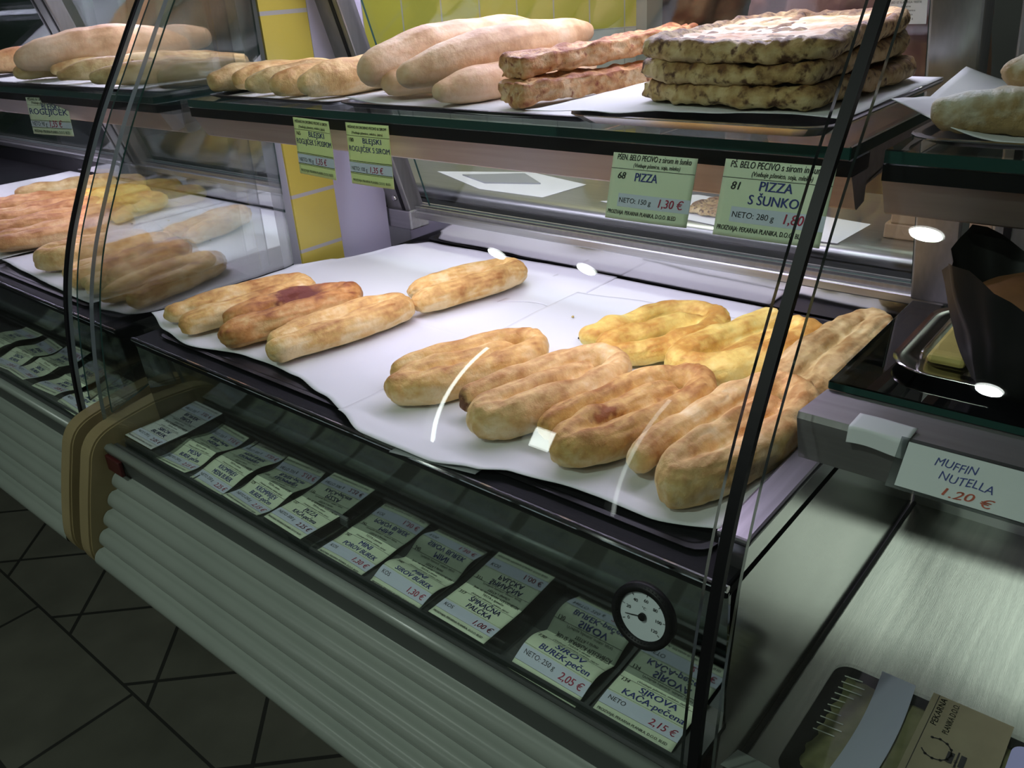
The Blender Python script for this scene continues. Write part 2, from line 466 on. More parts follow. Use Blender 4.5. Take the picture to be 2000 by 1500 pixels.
def tile_mat(name, c1, c2, mortar, bw, bh, msize=0.004, rough=0.35, rot=0.0, offset=0.0, dirt=0.25):
    m, nt, b = new_mat(name); L = nt.links
    setp(b, rough=rough)
    tc = nt.nodes.new('ShaderNodeTexCoord'); mp = nt.nodes.new('ShaderNodeMapping'); mp.inputs['Rotation'].default_value = (0, 0, rot)
    L.new(tc.outputs['Object'], mp.inputs[0])
    br = nt.nodes.new('ShaderNodeTexBrick'); br.offset = offset
    br.inputs['Color1'].default_value = (*c1, 1); br.inputs['Color2'].default_value = (*c2, 1); br.inputs['Mortar'].default_value = (*mortar, 1)
    br.inputs['Scale'].default_value = 1.0; br.inputs['Mortar Size'].default_value = msize
    br.inputs['Brick Width'].default_value = bw; br.inputs['Row Height'].default_value = bh
    L.new(mp.outputs[0], br.inputs['Vector'])
    n = nt.nodes.new('ShaderNodeTexNoise'); n.inputs['Scale'].default_value = 6; n.inputs['Detail'].default_value = 5
    L.new(tc.outputs['Object'], n.inputs['Vector'])
    mx = nt.nodes.new('ShaderNodeMixRGB'); mx.blend_type = 'OVERLAY'; mx.inputs[0].default_value = dirt
    L.new(br.outputs['Color'], mx.inputs[1]); L.new(n.outputs['Fac'], mx.inputs[2])
    L.new(mx.outputs[0], b.inputs['Base Color'])
    return m, nt, b, br, mx

# floor: slate-grey tiles, one field laid on the diagonal and one laid square, meeting along a straight joint
FC1, FC2, FM = (0.085, 0.085, 0.066), (0.105, 0.103, 0.082), (0.02, 0.02, 0.017)
m_floor, nt, b, br, mx = tile_mat('floor_tiles', FC1, FC2, FM, 0.27, 0.27, 0.005, 0.55, math.radians(45), 0.0, 0.5)
br2 = nt.nodes.new('ShaderNodeTexBrick'); br2.offset = 0.5
for a, c in (('Color1', FC1), ('Color2', FC2), ('Mortar', FM)): br2.inputs[a].default_value = (*c, 1)
br2.inputs['Scale'].default_value = 1.0; br2.inputs['Mortar Size'].default_value = 0.005
br2.inputs['Brick Width'].default_value = 0.5; br2.inputs['Row Height'].default_value = 0.272
tc = nt.nodes.new('ShaderNodeTexCoord'); mp2 = nt.nodes.new('ShaderNodeMapping')
mp2.inputs['Location'].default_value = (0.39, 0.052, 0)
nt.links.new(tc.outputs['Object'], mp2.inputs[0]); nt.links.new(mp2.outputs[0], br2.inputs['Vector'])
sp = nt.nodes.new('ShaderNodeSeparateXYZ'); nt.links.new(tc.outputs['Object'], sp.inputs[0])
lt = nt.nodes.new('ShaderNodeMath'); lt.operation = 'LESS_THAN'; lt.inputs[1].default_value = -0.05
nt.links.new(sp.outputs['Y'], lt.inputs[0])
mm = nt.nodes.new('ShaderNodeMixRGB'); nt.links.new(lt.outputs[0], mm.inputs[0])
nt.links.new(br.outputs['Color'], mm.inputs[1]); nt.links.new(br2.outputs['Color'], mm.inputs[2])
nt.links.new(mm.outputs[0], mx.inputs[1])
struct('floor', box(-6, 4.5, -4.1, 4, -0.1, 0.0), m_floor)
struct('ceiling', box(-6, 4.5, -4.1, 4, 2.75, 2.85), plain('ceiling_paint', (0.16, 0.17, 0.16), 0.8))

M_dkwall = varied('dark_wall_paint', (0.050, 0.055, 0.052), (0.065, 0.07, 0.066), 2, rough=0.7)
# front wall of the shop (behind the viewer) with its tall glazed slits
def wall_with_holes(y0, y1, x0, x1, z0, z1, holes):
    bm = bmesh.new()
    xs = sorted({x0, x1, *[h[0] for h in holes], *[h[1] for h in holes]})
    zs = sorted({z0, z1, *[h[2] for h in holes], *[h[3] for h in holes]})
    for a, b_ in zip(xs, xs[1:]):
        for c, d in zip(zs, zs[1:]):
            mxx, mzz = (a + b_) / 2, (c + d) / 2
            if any(h[0] < mxx < h[1] and h[2] < mzz < h[3] for h in holes): continue
            bm_box(bm, a, b_, y0, y1, c, d)
    bmesh.ops.remove_doubles(bm, verts=bm.verts, dist=1e-5)
    return bm
HOLES = [(-2.82, -2.70, 0.35, 2.7), (-1.95, -1.72, 1.02, 1.42), (-1.22, -1.14, 0.3, 2.7)]
struct('wall_front', wall_with_holes(-4.2, -4.0, -6, 4.5, 0, 2.75, HOLES), M_dkwall)
for i, h in enumerate(HOLES):
    m_ = M_daydim if i == 2 else M_day
    struct('window_%d' % (i + 1), box(h[0], h[1], -4.12, -4.10, h[2], h[3]), m_)
struct('wall_right', box(4.4, 4.5, -4, 4, 0, 2.75), M_dkwall)
struct('wall_far_left', box(-6.0, -5.9, -4, 4, 0, 2.75), M_dkwall)
struct('wall_back', box(-5.9, 4.4, 3.7, 3.8, 0, 2.75), M_dkwall)

YEL = (0.74, 0.67, 0.14)
# tiled wall set at an angle behind the counter: yellow, a white band, yellow
ax, ay, bx_, by_ = -1.385, 1.736, -0.745, 2.658
ln = math.hypot(bx_ - ax, by_ - ay)
m_t, nt, b, br, mx = tile_mat('yellow_and_white_tiles', YEL, (0.77, 0.69, 0.10), (0.62, 0.60, 0.52), 0.15, 0.20, 0.003, 0.25, 0.0, 0.0, 0.12)
# brick pattern runs in the wall's own x / z plane
tc = nt.nodes.new('ShaderNodeTexCoord'); s1 = nt.nodes.new('ShaderNodeSeparateXYZ'); c1 = nt.nodes.new('ShaderNodeCombineXYZ')
nt.links.new(tc.outputs['Object'], s1.inputs[0]); nt.links.new(s1.outputs['X'], c1.inputs['X']); nt.links.new(s1.outputs['Z'], c1.inputs['Y'])
nt.links.new(c1.outputs[0], br.inputs['Vector'])
br3 = nt.nodes.new('ShaderNodeTexBrick'); br3.offset = 0.0
br3.inputs['Color1'].default_value = (0.66, 0.68, 0.66, 1); br3.inputs['Color2'].default_value = (0.70, 0.72, 0.70, 1); br3.inputs['Mortar'].default_value = (0.45, 0.46, 0.46, 1)
br3.inputs['Scale'].default_value = 1; br3.inputs['Mortar Size'].default_value = 0.003; br3.inputs['Brick Width'].default_value = 0.15; br3.inputs['Row Height'].default_value = 0.2
nt.links.new(c1.outputs[0], br3.inputs['Vector'])
l1 = nt.nodes.new('ShaderNodeMath'); l1.operation = 'LESS_THAN'; l1.inputs[1].default_value = 1.2
l2 = nt.nodes.new('ShaderNodeMath'); l2.operation = 'GREATER_THAN'; l2.inputs[1].default_value = 0.8
an = nt.nodes.new('ShaderNodeMath'); an.operation = 'MULTIPLY'
nt.links.new(s1.outputs['Z'], l1.inputs[0]); nt.links.new(s1.outputs['Z'], l2.inputs[0])
nt.links.new(l1.outputs[0], an.inputs[0]); nt.links.new(l2.outputs[0], an.inputs[1])
m3 = nt.nodes.new('ShaderNodeMixRGB'); nt.links.new(an.outputs[0], m3.inputs[0])
nt.links.new(br.outputs['Color'], m3.inputs[1]); nt.links.new(br3.outputs['Color'], m3.inputs[2])
nt.links.new(m3.outputs[0], mx.inputs[1])
wd = struct('wall_rear', box(0, ln, 0.0, 0.10, 0, 2.75), m_t)
wd.location = (ax, ay, 0); wd.rotation_euler = (0, 0, math.atan2(by_ - ay, bx_ - ax))
struct('trim_1', box(bx_ - 0.005, bx_ + 0.045, by_ - 0.03, by_ + 0.09, 0, 2.75), plain('door_jamb_grey', (0.34, 0.36, 0.34), 0.4))

# tiled wall stub between the two counters: yellow tiles next to the side glass, then a pale lavender panel
m_t2, nt, b, br, mx = tile_mat('yellow_tiles', (.44, .36, .055), (.47, .385, .065), (0.34, 0.33, 0.30), 0.9, 0.10, 0.0035, 0.25, 0.0, 0.0, 0.12)
tc = nt.nodes.new('ShaderNodeTexCoord'); s1 = nt.nodes.new('ShaderNodeSeparateXYZ'); c1 = nt.nodes.new('ShaderNodeCombineXYZ')
nt.links.new(tc.outputs['Object'], s1.inputs[0]); nt.links.new(s1.outputs['Y'], c1.inputs['X'])
zz = nt.nodes.new('ShaderNodeMath'); zz.operation = 'ADD'; zz.inputs[1].default_value = 0.015
nt.links.new(s1.outputs['Z'], zz.inputs[0]); nt.links.new(zz.outputs[0], c1.inputs['Y']); nt.links.new(c1.outputs[0], br.inputs['Vector'])
struct('wall_left', box(-0.094, -0.036, 0.353, 0.570, 0, 2.75), plain('grey_plaster', (.40, .40, .42), .6))
struct('trim_3', box(-0.036, -0.031, 0.3535, 0.449, 0.90, 2.0), m_t2)
struct('trim_2', box(-0.036, -0.030, 0.449, 0.569, 0.90, 1.60), plain('lavender_panel', (0.36, 0.34, 0.40), 0.45))
# mint-green panels behind the left counter
m_mint = varied('mint_panel', (0.13, 0.21, 0.175), (0.17, 0.26, 0.215), 3, rough=0.25)
struct('wall_rear_left', box(-5.9, -1.485, 1.5, 1.6, 0, 2.75), m_mint)

# ceiling lamps: small recessed downlights above the customers
for k, ((lx, ly), pw_) in enumerate(DOWNLIGHTS):
    t = thing('ceiling_downlight', 'small round recessed ceiling light above the shop floor out of view', 'lamp', (lx, ly, 2.75), group='recessed ceiling lights')
    bm = bmesh.new()
    prof = [(.050, 0.0), (.070, 0.0), (.070, -.006), (.052, -.006), (.050, -.001)]
    rings = [[bm.verts.new((r * math.cos(i * math.pi / 16), r * math.sin(i * math.pi / 16), z)) for i in range(32)] for r, z in prof]
    for q, r_ in zip(rings, rings[1:]):
        for i in range(32): bm.faces.new((q[i], q[(i + 1) % 32], r_[(i + 1) % 32], r_[i]))
    bmesh.ops.recalc_face_normals(bm, faces=bm.faces)
    obj('trim_ring', bm, MATS.get('lamp_white') or plain('lamp_white', (0.7, 0.7, 0.7), 0.5), t, True)
    bm = bmesh.new(); bmesh.ops.create_circle(bm, cap_ends=True, segments=32, radius=.05)
    for v in bm.verts: v.co.z = -.004
    obj('lens', bm, M_ceil_lamp, t)

# ------------------------------------------------------------------ the display counters
GP = [(.335, 1.60), (.262, 1.50), (.19, 1.40), (.142, 1.33), (.088, 1.25), (.031, 1.15), (-.004, 1.08), (-.029, 1.01), (-.047, .93), (-.057, .86), (-.063, .785)]
GPC = [(p.x, p.y) for p in catmull([Vector((a, b_, 0)) for a, b_ in GP], 6)]
def glass_y(z):
    for (y0, z0), (y1, z1) in zip(GPC, GPC[1:]):
        if z1 <= z <= z0: return y0 + (y1 - y0) * (z0 - z) / (z0 - z1)
    return GPC[-1][0]
def post_y(z): return 0.60 - 0.29 * (z - 1.01)

def rib_profile():
    pts = [(-0.0735, 0.7485)]
    a = Vector((-0.073, 0.748)); b_ = Vector((-0.148, 0.606)); n = 5
    d = (b_ - a) / n; nrm = Vector((-d.y, d.x)).normalized()
    if nrm.x > 0: nrm = -nrm
    for k in range(n):
        for i in range(9):
            t = i / 8
            h = 0.0125 * math.sqrt(max(0, 1 - (2 * t - 1) ** 2))
            p = a + d * (k + t * 0.97) + nrm * h
            pts.append((p.x, p.y))
    pts += [(-0.140, 0.592), (-0.10, 0.575), (-0.04, 0.560)]
    return pts

def make_counter(x0, x1, label, left_end=True, right_end=True, well=False, side_l=True, side_r=True, posts=(), lamps=True, gx0=0.002):
    t = thing('display_counter', label, 'display counter', (x0, 0, 0))
    W = x1 - x0
    # body below
    if well:
        obj('well_floor', box(-0.022, W, -0.03, 0.60, 0.68, 0.70), M_well, t)
        obj('well_floor_joint', box(-0.0225, -0.018, -0.03, 0.60, 0.7001, 0.702), M_black, t)
        obj('well_front', extrude_profile([(-0.045, 0.80), (-0.01, 0.785), (-0.005, 0.775), (-0.02, 0.70)], 0, W), M_rail, t)
        obj('well_back', box(-0.022, W, 0.60, 0.615, 0.68, 0.77), plain('white_enamel', (0.72, 0.74, 0.70), 0.4), t)
    else:
        obj('deck', box(0, W, 0.0, 0.60, 0.935, 0.950, 0.003), M_deck, t)
        obj('deck_lip', tube([(0, 0.0, 0.9475), (W, 0.0, 0.9475)], 0.0035, 10), M_polish, t)
        obj('mirror_panel', extrude_profile([(0.006, 0.942), (0.013, 0.78)], 0, W, thick=0.004), M_mirror, t)
        obj('label_gutter', box(0, W, -0.058, 0.016, 0.772, 0.780), M_gutter, t)
        for gx in (0.18, 0.42, 0.655, 0.885):
            if gx < W: obj('gutter_rib', box(gx, gx + 0.0025, -0.055, 0.014, 0.780, 0.7835), M_trim, t)
        obj('rear_riser', box(0, W, 0.597, 0.604, 0.945, 1.004), M_polish, t)
    obj('front_band', extrude_profile([(-0.0865, 0.795), (-0.0745, 0.7465)], 0, W, thick=0.002), [M_band_grey, M_band_grey], t)
    obj('front_panel', extrude_profile(rib_profile(), 0, W), M_ribs, t, True)
    obj('plinth', extrude_profile([(-0.05, 0.562), (0.10, 0.54), (0.16, 0.0), (0.5, 0.0), (0.5, 0.56)], 0.02, W - 0.02, closed=True), M_black, t)
    obj('trim_rail', extrude_profile([(-0.072, 0.792), (-0.076, 0.7985), (-0.084, 0.800), (-0.089, 0.796), (-0.088, 0.788), (-0.078, 0.784)], 0, W, closed=True), M_rail, t, True)
    obj('glass_channel', extrude_profile([(-0.052, 0.778), (-0.052, 0.790), (-0.056, 0.790), (-0.056, 0.782), (-0.068, 0.782), (-0.068, 0.795), (-0.073, 0.795), (-0.073, 0.775)], 0, W, closed=True), M_trim, t)
    # rear rail, glass and posts
    obj('rear_rail', box(0, W, 0.585, 0.635, 1.000, 1.014, 0.002), M_steel, t)
    for k, yy in enumerate((0.592, 0.606, 0.621)):
        obj('rail_lip', box(0, W, yy, yy + 0.004, 1.014, 1.021), M_post, t)
    pr = [(post_y(z) + 0.012, z) for z in (1.02, 1.25, 1.50, 1.68)]
    obj('rear_glass', extrude_profile(pr, 0.05, W - 0.05, thick=0.004), [M_glass, M_glassedge], t)
    for px in posts:
        p = box(-0.042, 0.042, -0.02, 0.02, 0, 0.72, 0.003)
        bmesh.ops.shear  if False else None
        for v in p.verts: v.co.y -= 0.29 * v.co.z
        po = obj('post', p, M_post, t, loc=(px - x0, 0.60, 1.01))
        for sgn in (-1, 1):
            g = box(sgn * 0.026 - 0.004, sgn * 0.026 + 0.004, -0.0215, -0.0195, 0.0, 0.72)
            for v in g.verts: v.co.y -= 0.29 * v.co.z
            obj('post_groove', g, M_black, po)
        bm = bmesh.new(); bmesh.ops.create_cone(bm, cap_ends=True, segments=20, radius1=0.0062, radius2=0.005, depth=0.006, matrix=Matrix.Translation((0.012, -0.0225 - 0.29 * 0.03, 0.03)) @ Matrix.Rotation(math.radians(90), 4, 'X'))
        obj('bolt', bm, M_polish, po, True)
        obj('post_foot', box(px - x0 - 0.052, px - x0 + 0.048, 0.572, 0.632, 0.978, 1.016, 0.003), M_steel, t)
    # upper shelf
    sl = 0.0
    obj('shelf_fascia', extrude_profile([(0.182, 1.252), (0.199, 1.222), (0.203, 1.220), (0.220, 1.224), (0.220, 1.252)], sl, W, closed=True), M_shelfsteel, t)
    obj('shelf_channel', box(0.0005, W - 0.0005, 0.178, 0.222, 1.2525, 1.2655), M_black, t)
    for ex in (0.012, W - 0.024):
        obj('shelf_bracket', extrude_profile([(0.20, 1.225), (0.52, 1.248), (0.52, 1.265), (0.23, 1.265), (0.23, 1.227)], ex, ex + 0.012, closed=True), M_shelfsteel, t)
    g = box(sl + 0.001, W - 0.001, 0.176, 0.515, 1.2660, 1.2775, 0.001, 1)
    g.faces.ensure_lookup_table(); g.normal_update()
    for f in g.faces:
        if abs(f.normal.z) < 0.6: f.material_index = 1
    obj('shelf_glass', g, [M_shelfglass, M_glassedge], t)
    # front glass
    fg = extrude_profile(GPC, gx0, W - 0.002, thick=0.006)
    fo = obj('front_glass', fg, [M_glass, M_edgeglint], t, True)
    fo.data.set_sharp_from_angle(angle=math.radians(40))
    # canopy with its lamp, lamp under the shelf
    obj('canopy', box(0, W, 0.30, 0.57, 1.612, 1.70, 0.01), M_post, t)
    if lamps:
        obj('canopy_tube', tube([(0.06, 0.515, 1.600), (W - 0.06, 0.515, 1.600)], 0.010, 12), M_lamp, t)
        obj('shelf_tube', tube([(0.05, 0.250, 1.246), (W - 0.05, 0.250, 1.246)], 0.007, 12), M_lamp, t)
        d = area('canopy_light', (x0 + W / 2, 0.53, 1.588), W - 0.12, 0.05, CASE_TOP * W, LED, (0, -0.35, -1))
        d2 = area('shelf_light', (x0 + W / 2, 0.255, 1.236), W - 0.1, 0.03, CASE_LOW * W, LED, (0, 0.10, -1))
        for q in (d, d2): q.parent = t; q.location.x -= x0
    # glass side walls
    def side(px):
        prof = [(y + 0.009, z) for y, z in GPC if z > 0.82] + [(0.33, 0.955), (0.345, 1.60)]
        bm = bmesh.new()
        a = [bm.verts.new((px, y, z)) for y, z in prof]; b_ = [bm.verts.new((px + 0.005, y, z)) for y, z in prof]
        bm.faces.new(a); bm.faces.new(b_[::-1])
        for i in range(len(a)):
            j = (i + 1) % len(a); f = bm.faces.new((a[i], a[j], b_[j], b_[i])); f.material_index = 1
        bmesh.ops.recalc_face_normals(bm, faces=bm.faces)
        obj('side_glass', bm, [M_sideglass, M_glassedge], t)
    if side_l: side(gx0)
    if side_r: side(W - 0.006)
    # end panels
    def endpanel(px0, px1):
        c_ = catmull([Vector((y, z, 0)) for y, z in [(0.03, 0.838), (-0.05, 0.828), (-0.088, 0.817), (-0.108, 0.797), (-0.120, 0.765), (-0.137, 0.71), (-0.152, 0.65), (-0.153, 0.622), (-0.142, 0.600), (-0.11, 0.575), (-0.06, 0.552)]], 4)
        out = [(0.33, 0.50), (0.33, 0.850)] + [(p.x, p.y) for p in c_]
        bm = extrude_profile(out, px0, px1, closed=True)
        bmesh.ops.bevel(bm, geom=[e for e in bm.edges if abs(e.verts[0].co.x - e.verts[1].co.x) < 1e-6], offset=0.003, segments=2, affect='EDGES')
        obj('end_panel', bm, M_beige, t)
    if left_end: endpanel(-0.036, -0.001)
    if right_end: endpanel(W + 0.001, W + 0.036)
    return t

main = make_counter(0.0, 1.0, 'grey ribbed glass bakery counter in the middle with the paper-lined deck', True, False, side_l=True, side_r=False, posts=(-0.015,), gx0=-0.032)
obj('end_wall', extrude_profile([(0.030, 0.975), (-0.004, 0.70), (0.60, 0.70), (0.60, 0.975)], 0.975, 1.0, closed=True), varied('satin_end_steel', (0.55, 0.54, 0.53), (0.62, 0.61, 0.60), 5, rough=0.17, metal=1.0), main)
obj('end_cap', box(0.972, 1.003, 0.028, 0.60, 0.972, 0.980, 0.003), varied('dull_cap_steel', (.22, .21, .22), (.28, .27, .28), 6, rough=.42, metal=1.0, stretch=(30, 1, 30)), main)
obj('glass_seal', extrude_profile([(y - 0.002, z) for y, z in GPC], 1.006, 1.015, thick=0.007), [M_black, M_black], main)
bm = box(0, 0.045, -0.092, -0.085, 0.758, 0.785, 0.002)
obj('badge', bm, M_badge, main)
left = make_counter(-2.3, -0.102, 'matching glass bakery counter at the left beyond the beige end panels', False, True, side_l=False, side_r=True, posts=(-1.09,))
obj('glass_seal', extrude_profile([(y - 0.002, z) for y, z in GPC], 2.186, 2.195, thick=0.007), [M_black, M_black], left)
right = make_counter(1.024, 2.2, 'counter at the right with the bare steel well under a shelf', False, False, well=True, side_l=False, side_r=False, posts=(1.085,), lamps=False)
extra = box(-0.026, 0.026, -0.02, 0.02, 0, 0.72, 0.003)
for v in extra.verts: v.co.y -= 0.29 * v.co.z
obj('post', extra, M_post, main, loc=(0.985, 0.60, 1.01))
# the low shelf of the right counter
obj('low_shelf_frame', extrude_profile([(0.050, 1.095), (0.052, 1.100), (0.112, 1.094), (0.125, 1.088), (0.125, 1.056), (0.075, 1.050), (0.062, 1.054)], 0.0, 1.17, closed=True), M_shelfsteel, right)
g = box(0.0, 1.17, 0.112, 0.330, 1.094, 1.102, 0.001, 1); g.normal_update()
for f in g.faces:
    if abs(f.normal.z) < 0.6: f.material_index = 1
obj('low_shelf_glass', g, [glass('smoked_shelf_glass', tint=(0.20, 0.22, 0.22), base=0.07), M_glassedge], right)
obj('low_shelf_bracket', box(0.012, 0.032, 0.12, 0.32, 1.075, 1.093), M_shelfsteel, right)

# ------------------------------------------------------------------ trays and paper on the decks
def tray(x0, x1, y0, y1, z, rim, mat, label, group=None, name='baking_tray', r=0.02):
    cx, cy = (x0 + x1) / 2, (y0 + y1) / 2; hx, hy = (x1 - x0) / 2, (y1 - y0) / 2
    bm = bmesh.new()
    def loop(ix, zz, rr):
        pts = []
        for sx, sy, a0 in ((1, 1, 0), (-1, 1, 90), (-1, -1, 180), (1, -1, 270)):
            for k in range(5):
                a = math.radians(a0 + k * 22.5)
                pts.append(bm.verts.new((sx * (hx - ix - rr) + math.cos(a) * rr, sy * (hy - ix - rr) + math.sin(a) * rr, zz)))
        return pts
    Ls = [loop(0.0, rim - 0.001, r), loop(0.0, rim, r), loop(0.006, rim, r), loop(0.012, 0.0015, r * 0.8), loop(0.012, 0.0, r * 0.8)]
    for a, b_ in zip(Ls[:4], Ls[1:4]):
        for i in range(len(a)):
            bm.faces.new((a[i], a[(i + 1) % len(a)], b_[(i + 1) % len(a)], b_[i]))
    bm.faces.new(Ls[3])
    # outside skin
    o = Ls[4]
    for i in range(len(o)):
        bm.faces.new((Ls[0][i], o[i], o[(i + 1) % len(o)], Ls[0][(i + 1) % len(o)]))
    bm.faces.new(o[::-1])
    bmesh.ops.recalc_face_normals(bm, faces=bm.faces)
    ob = obj(name, bm, mat, None, False, (cx, cy, z))
    return tag(ob, label, 'tray', group)

def sheet(x0, x1, y0f, y1f, z, label, seed, amp=0.0015, edge=None, n=60, mat=None, group=None, thick=0.0005, name='baking_paper', zf=None, cat='paper'):
    """paper sheet with a ragged outline; y0f(u), y1f(u) give its front and back edge, edge(u, v) lifts or drops it"""
    cx = (x0 + x1) / 2
    off = Vector((seed * 5.1, seed * 2.3, 0))
    def f(u, v):
        ya, yb = y0f(u), y1f(u)
        x = (x0 + (x1 - x0) * u) - cx; y = ya + (yb - ya) * v
        zz = amp * (1 + noise.noise(Vector((x * 9, y * 9, 0)) + off)) + amp * 0.5 * noise.noise(Vector((x * 30, y * 30, 3)) + off)
        if zf: zz += zf(u, v)
        return Vector((x, y, zz))
    bm = patch(0, 1, 0, 1, f, n, n, thick)
    ob = obj(name, bm, mat or M_paper, None, True, (cx, 0, z))
    return tag(ob, label, cat, group)

def lerp_fn(pts):
    def f(u):
        for (a, b_), (c, d) in zip(pts, pts[1:]):
            if a <= u <= c: 
                t = (u - a) / (c - a); t = t * t * (3 - 2 * t)
                return b_ + (d - b_) * t
        return pts[-1][1]
    return f

tray(0.035, 0.500, 0.022, 0.592, 0.9503, 0.0045, M_blackpan, 'black baking tray under the left half of the main deck paper', 'black trays on the main deck')
tray(0.504, 0.968, 0.022, 0.592, 0.9503, 0.0045, M_blackpan, 'black baking tray under the right half of the main deck paper', 'black trays on the main deck')

def curl(u, v, fr=0.0, lf=0.0, rt=0.0, bk=0.0, wob=5.0, ph=0.0):
    z = 0.0
    z += fr * max(0, 1 - v / 0.12) ** 2 * (0.55 + 0.45 * math.sin(u * wob * 2 + ph))
    z += lf * max(0, 1 - u / 0.15) ** 2
    z += rt * max(0, 1 - (1 - u) / 0.12) ** 2
    z += bk * max(0, 1 - (1 - v) / 0.08) ** 2 * (0.6 + 0.4 * math.sin(u * 17 + ph))
    return z
sheet(-0.024, 0.50, lerp_fn([(0, .050), (.12, .034), (.28, .022), (.50, .05), (.60, .052), (.72, .046), (.86, .030), (1, .012)]),
      lerp_fn([(0, .330), (.05, .40), (.12, .55), (.18, .585), (1, .592)]), 0.9545, 'white baking paper under the four pastries at the left of the deck', 3, 0.0016,
      zf=lambda u, v: curl(u, v, 0.003, 0.012, 0, 0.002, 4, 0.4), n=70)
sheet(0.485, 0.966, lerp_fn([(0, .010), (.135, -.010), (.35, -.008), (.46, .008), (.54, .024), (.71, .034), (.85, .036), (1, .050)]),
      lerp_fn([(0, .500), (.3, .520), (1, .540)]), 0.9562, 'white baking paper under the seven pastries at the right of the deck', 8, 0.0016,
      zf=lambda u, v: curl(u, v, 0.004, 0.001, 0.007, 0.0, 5, 1.4), n=70)
sheet(0.40, 0.76, lambda u: 0.40 + 0.03 * math.sin(u * 9), lambda u: 0.590, 0.9555, 'smooth strip of baking paper along the back of the deck', 12, 0.0004, n=30)
# torn corner scrap peeking out at the front
sheet(0.60, 0.71, lambda u: -0.014 + 0.02 * u, lambda u: 0.05 + 0.0 * u, 0.9530, 'grey corner of greaseproof paper poking out at the deck front', 15, 0.0006, n=14, mat=varied('greaseproof', (0.30, 0.31, 0.31), (0.36, 0.37, 0.37), 9, rough=0.6))

# ------------------------------------------------------------------ the pastries on the main deck
def coil(L=0.215, W=0.110, r=0.0205, inner=0.55, tail=0.0, seed=0, loose=0.0):
    r *= .90
    """flattened spiral of pastry rope: free end at front left, round the back, tucked up the middle"""
    h = L / 2 - r; w_ = W / 2 - r
    rnd = random.Random(seed); j = lambda a: rnd.uniform(-a, a)
    ri = r * .98
    loose += .004
    return [(-w_ - loose, -h + 0.014 - tail, r * .90, r * .78), (-w_ - loose * .8, -h * .55, r, r * .92), (-w_, 0.0 + j(.006), r, r), (-w_ * .95, h * .55, r, r * 1.02),
            (-w_ * .35, h * .93, r, r), (w_ * .45, h * .90, r, r), (w_ * .98, h * .45, r, r * 1.05), (w_ * 1.02, -h * .15, r, r * 1.02),
            (w_ * .85, -h * .72, r, r), (w_ * .32, -h * 1.06, r, r), (-w_ * .08, -h * .80, r * 1.1, ri), (-w_ * .02, -h * .2, r * 1.12, ri * .92),
            (0.0, h * (inner - .25), r * 1.1, r * .9), (w_ * .05, h * inner, r * 1.0, r * .75)]

def hairpin(L=0.22, W=0.088, r=0.0215, seed=0, gap=0.0, skew=0.0):
    h = L / 2 - r; w_ = W / 2 - r
    return [(-w_ - gap, -h + skew, r * .95, r * .86), (-w_ - gap * .6, -h * .4, r, r), (-w_, h * .3, r, r * 1.05), (-w_ * .55, h * .92, r, r * .98), (w_ * .55, h * .93, r, r * .98),
            (w_, h * .3, r, r * 1.05), (w_ + gap * .6, -h * .4, r, r * 1.02), (w_ + gap, -h, r * .95, r * .92)]

G1 = 'coiled cheese pastries on the main deck'
GB = 'folded pastries at the left of the main deck'
ZB = 0.9585
def coilbread(params, loc, ang, mat, label, seed, flat=1.30, amp=0.0035, group=G1, name='burek_pastry', voxel=0.0027, extra_paths=()):
    p = coil(seed=seed, **params)
    me = fuse([p] + list(extra_paths), voxel); doughy(me, seed, flat, amp * 1.1, 0.0018)
    return bread(name, me, mat, loc, math.radians(ang - 90), label, 'pastry', group)
def pinbread(params, loc, ang, mat, label, seed, flat=0.98, amp=0.0035, group=GB, name='burek_pastry', voxel=0.0027, extra_paths=()):
    p = hairpin(seed=seed, **params)
    me = fuse([p] + list(extra_paths), voxel); doughy(me, seed, flat, amp * 1.15, 0.0022)
    return bread(name, me, mat, loc, math.radians(ang - 90), label, 'pastry', group)

pinbread(dict(L=.240, W=.102, r=.0215, gap=.003), (0.085, .152, ZB), 78, B_gold, 'light golden folded pastry leftmost on the main deck paper', 1, 0.9)
pinbread(dict(L=.238, W=.100, r=.0230, skew=.02), (0.200, .155, ZB), 74, B_dark, 'darkest folded pastry with a brown scorched ridge on the deck paper', 2, 1.0)
pinbread(dict(L=.246, W=.082, r=.0210, skew=.015), (0.305, .166, ZB), 79, B_gold, 'slim pale golden folded pastry third from left at the deck front', 3, 0.95)
pinbread(dict(L=.228, W=.092, r=.0225, skew=.018), (0.343, .393, ZB), 74, B_gold, 'lone folded pastry lying behind the front row near the deck back', 4, 0.9)
coilbread(dict(L=.228, W=.106, r=.0195, tail=.0), (0.562, .166, ZB), 69, B_gold, 'smooth golden coiled pastry with a pointed tail beside the bare paper', 5, 1.22, .003)
coilbread(dict(L=.232, W=.108, r=.0198, tail=.004, loose=.003), (0.690, .166, ZB), 76, B_scorch, 'coiled pastry with a dark scorched free end at the deck front', 6)
coilbread(dict(L=.240, W=.106, r=.0195, tail=.0, loose=.002), (0.800, .171, ZB), 78, B_rusty, 'plump coiled pastry with a rust brown patch on its middle lobe', 7)
coilbread(dict(L=.262, W=.114, r=.0212, tail=.004, loose=.002), (0.912, .188, ZB), 84, B_tan, 'large coiled pastry nearest the right end of the deck front', 8)
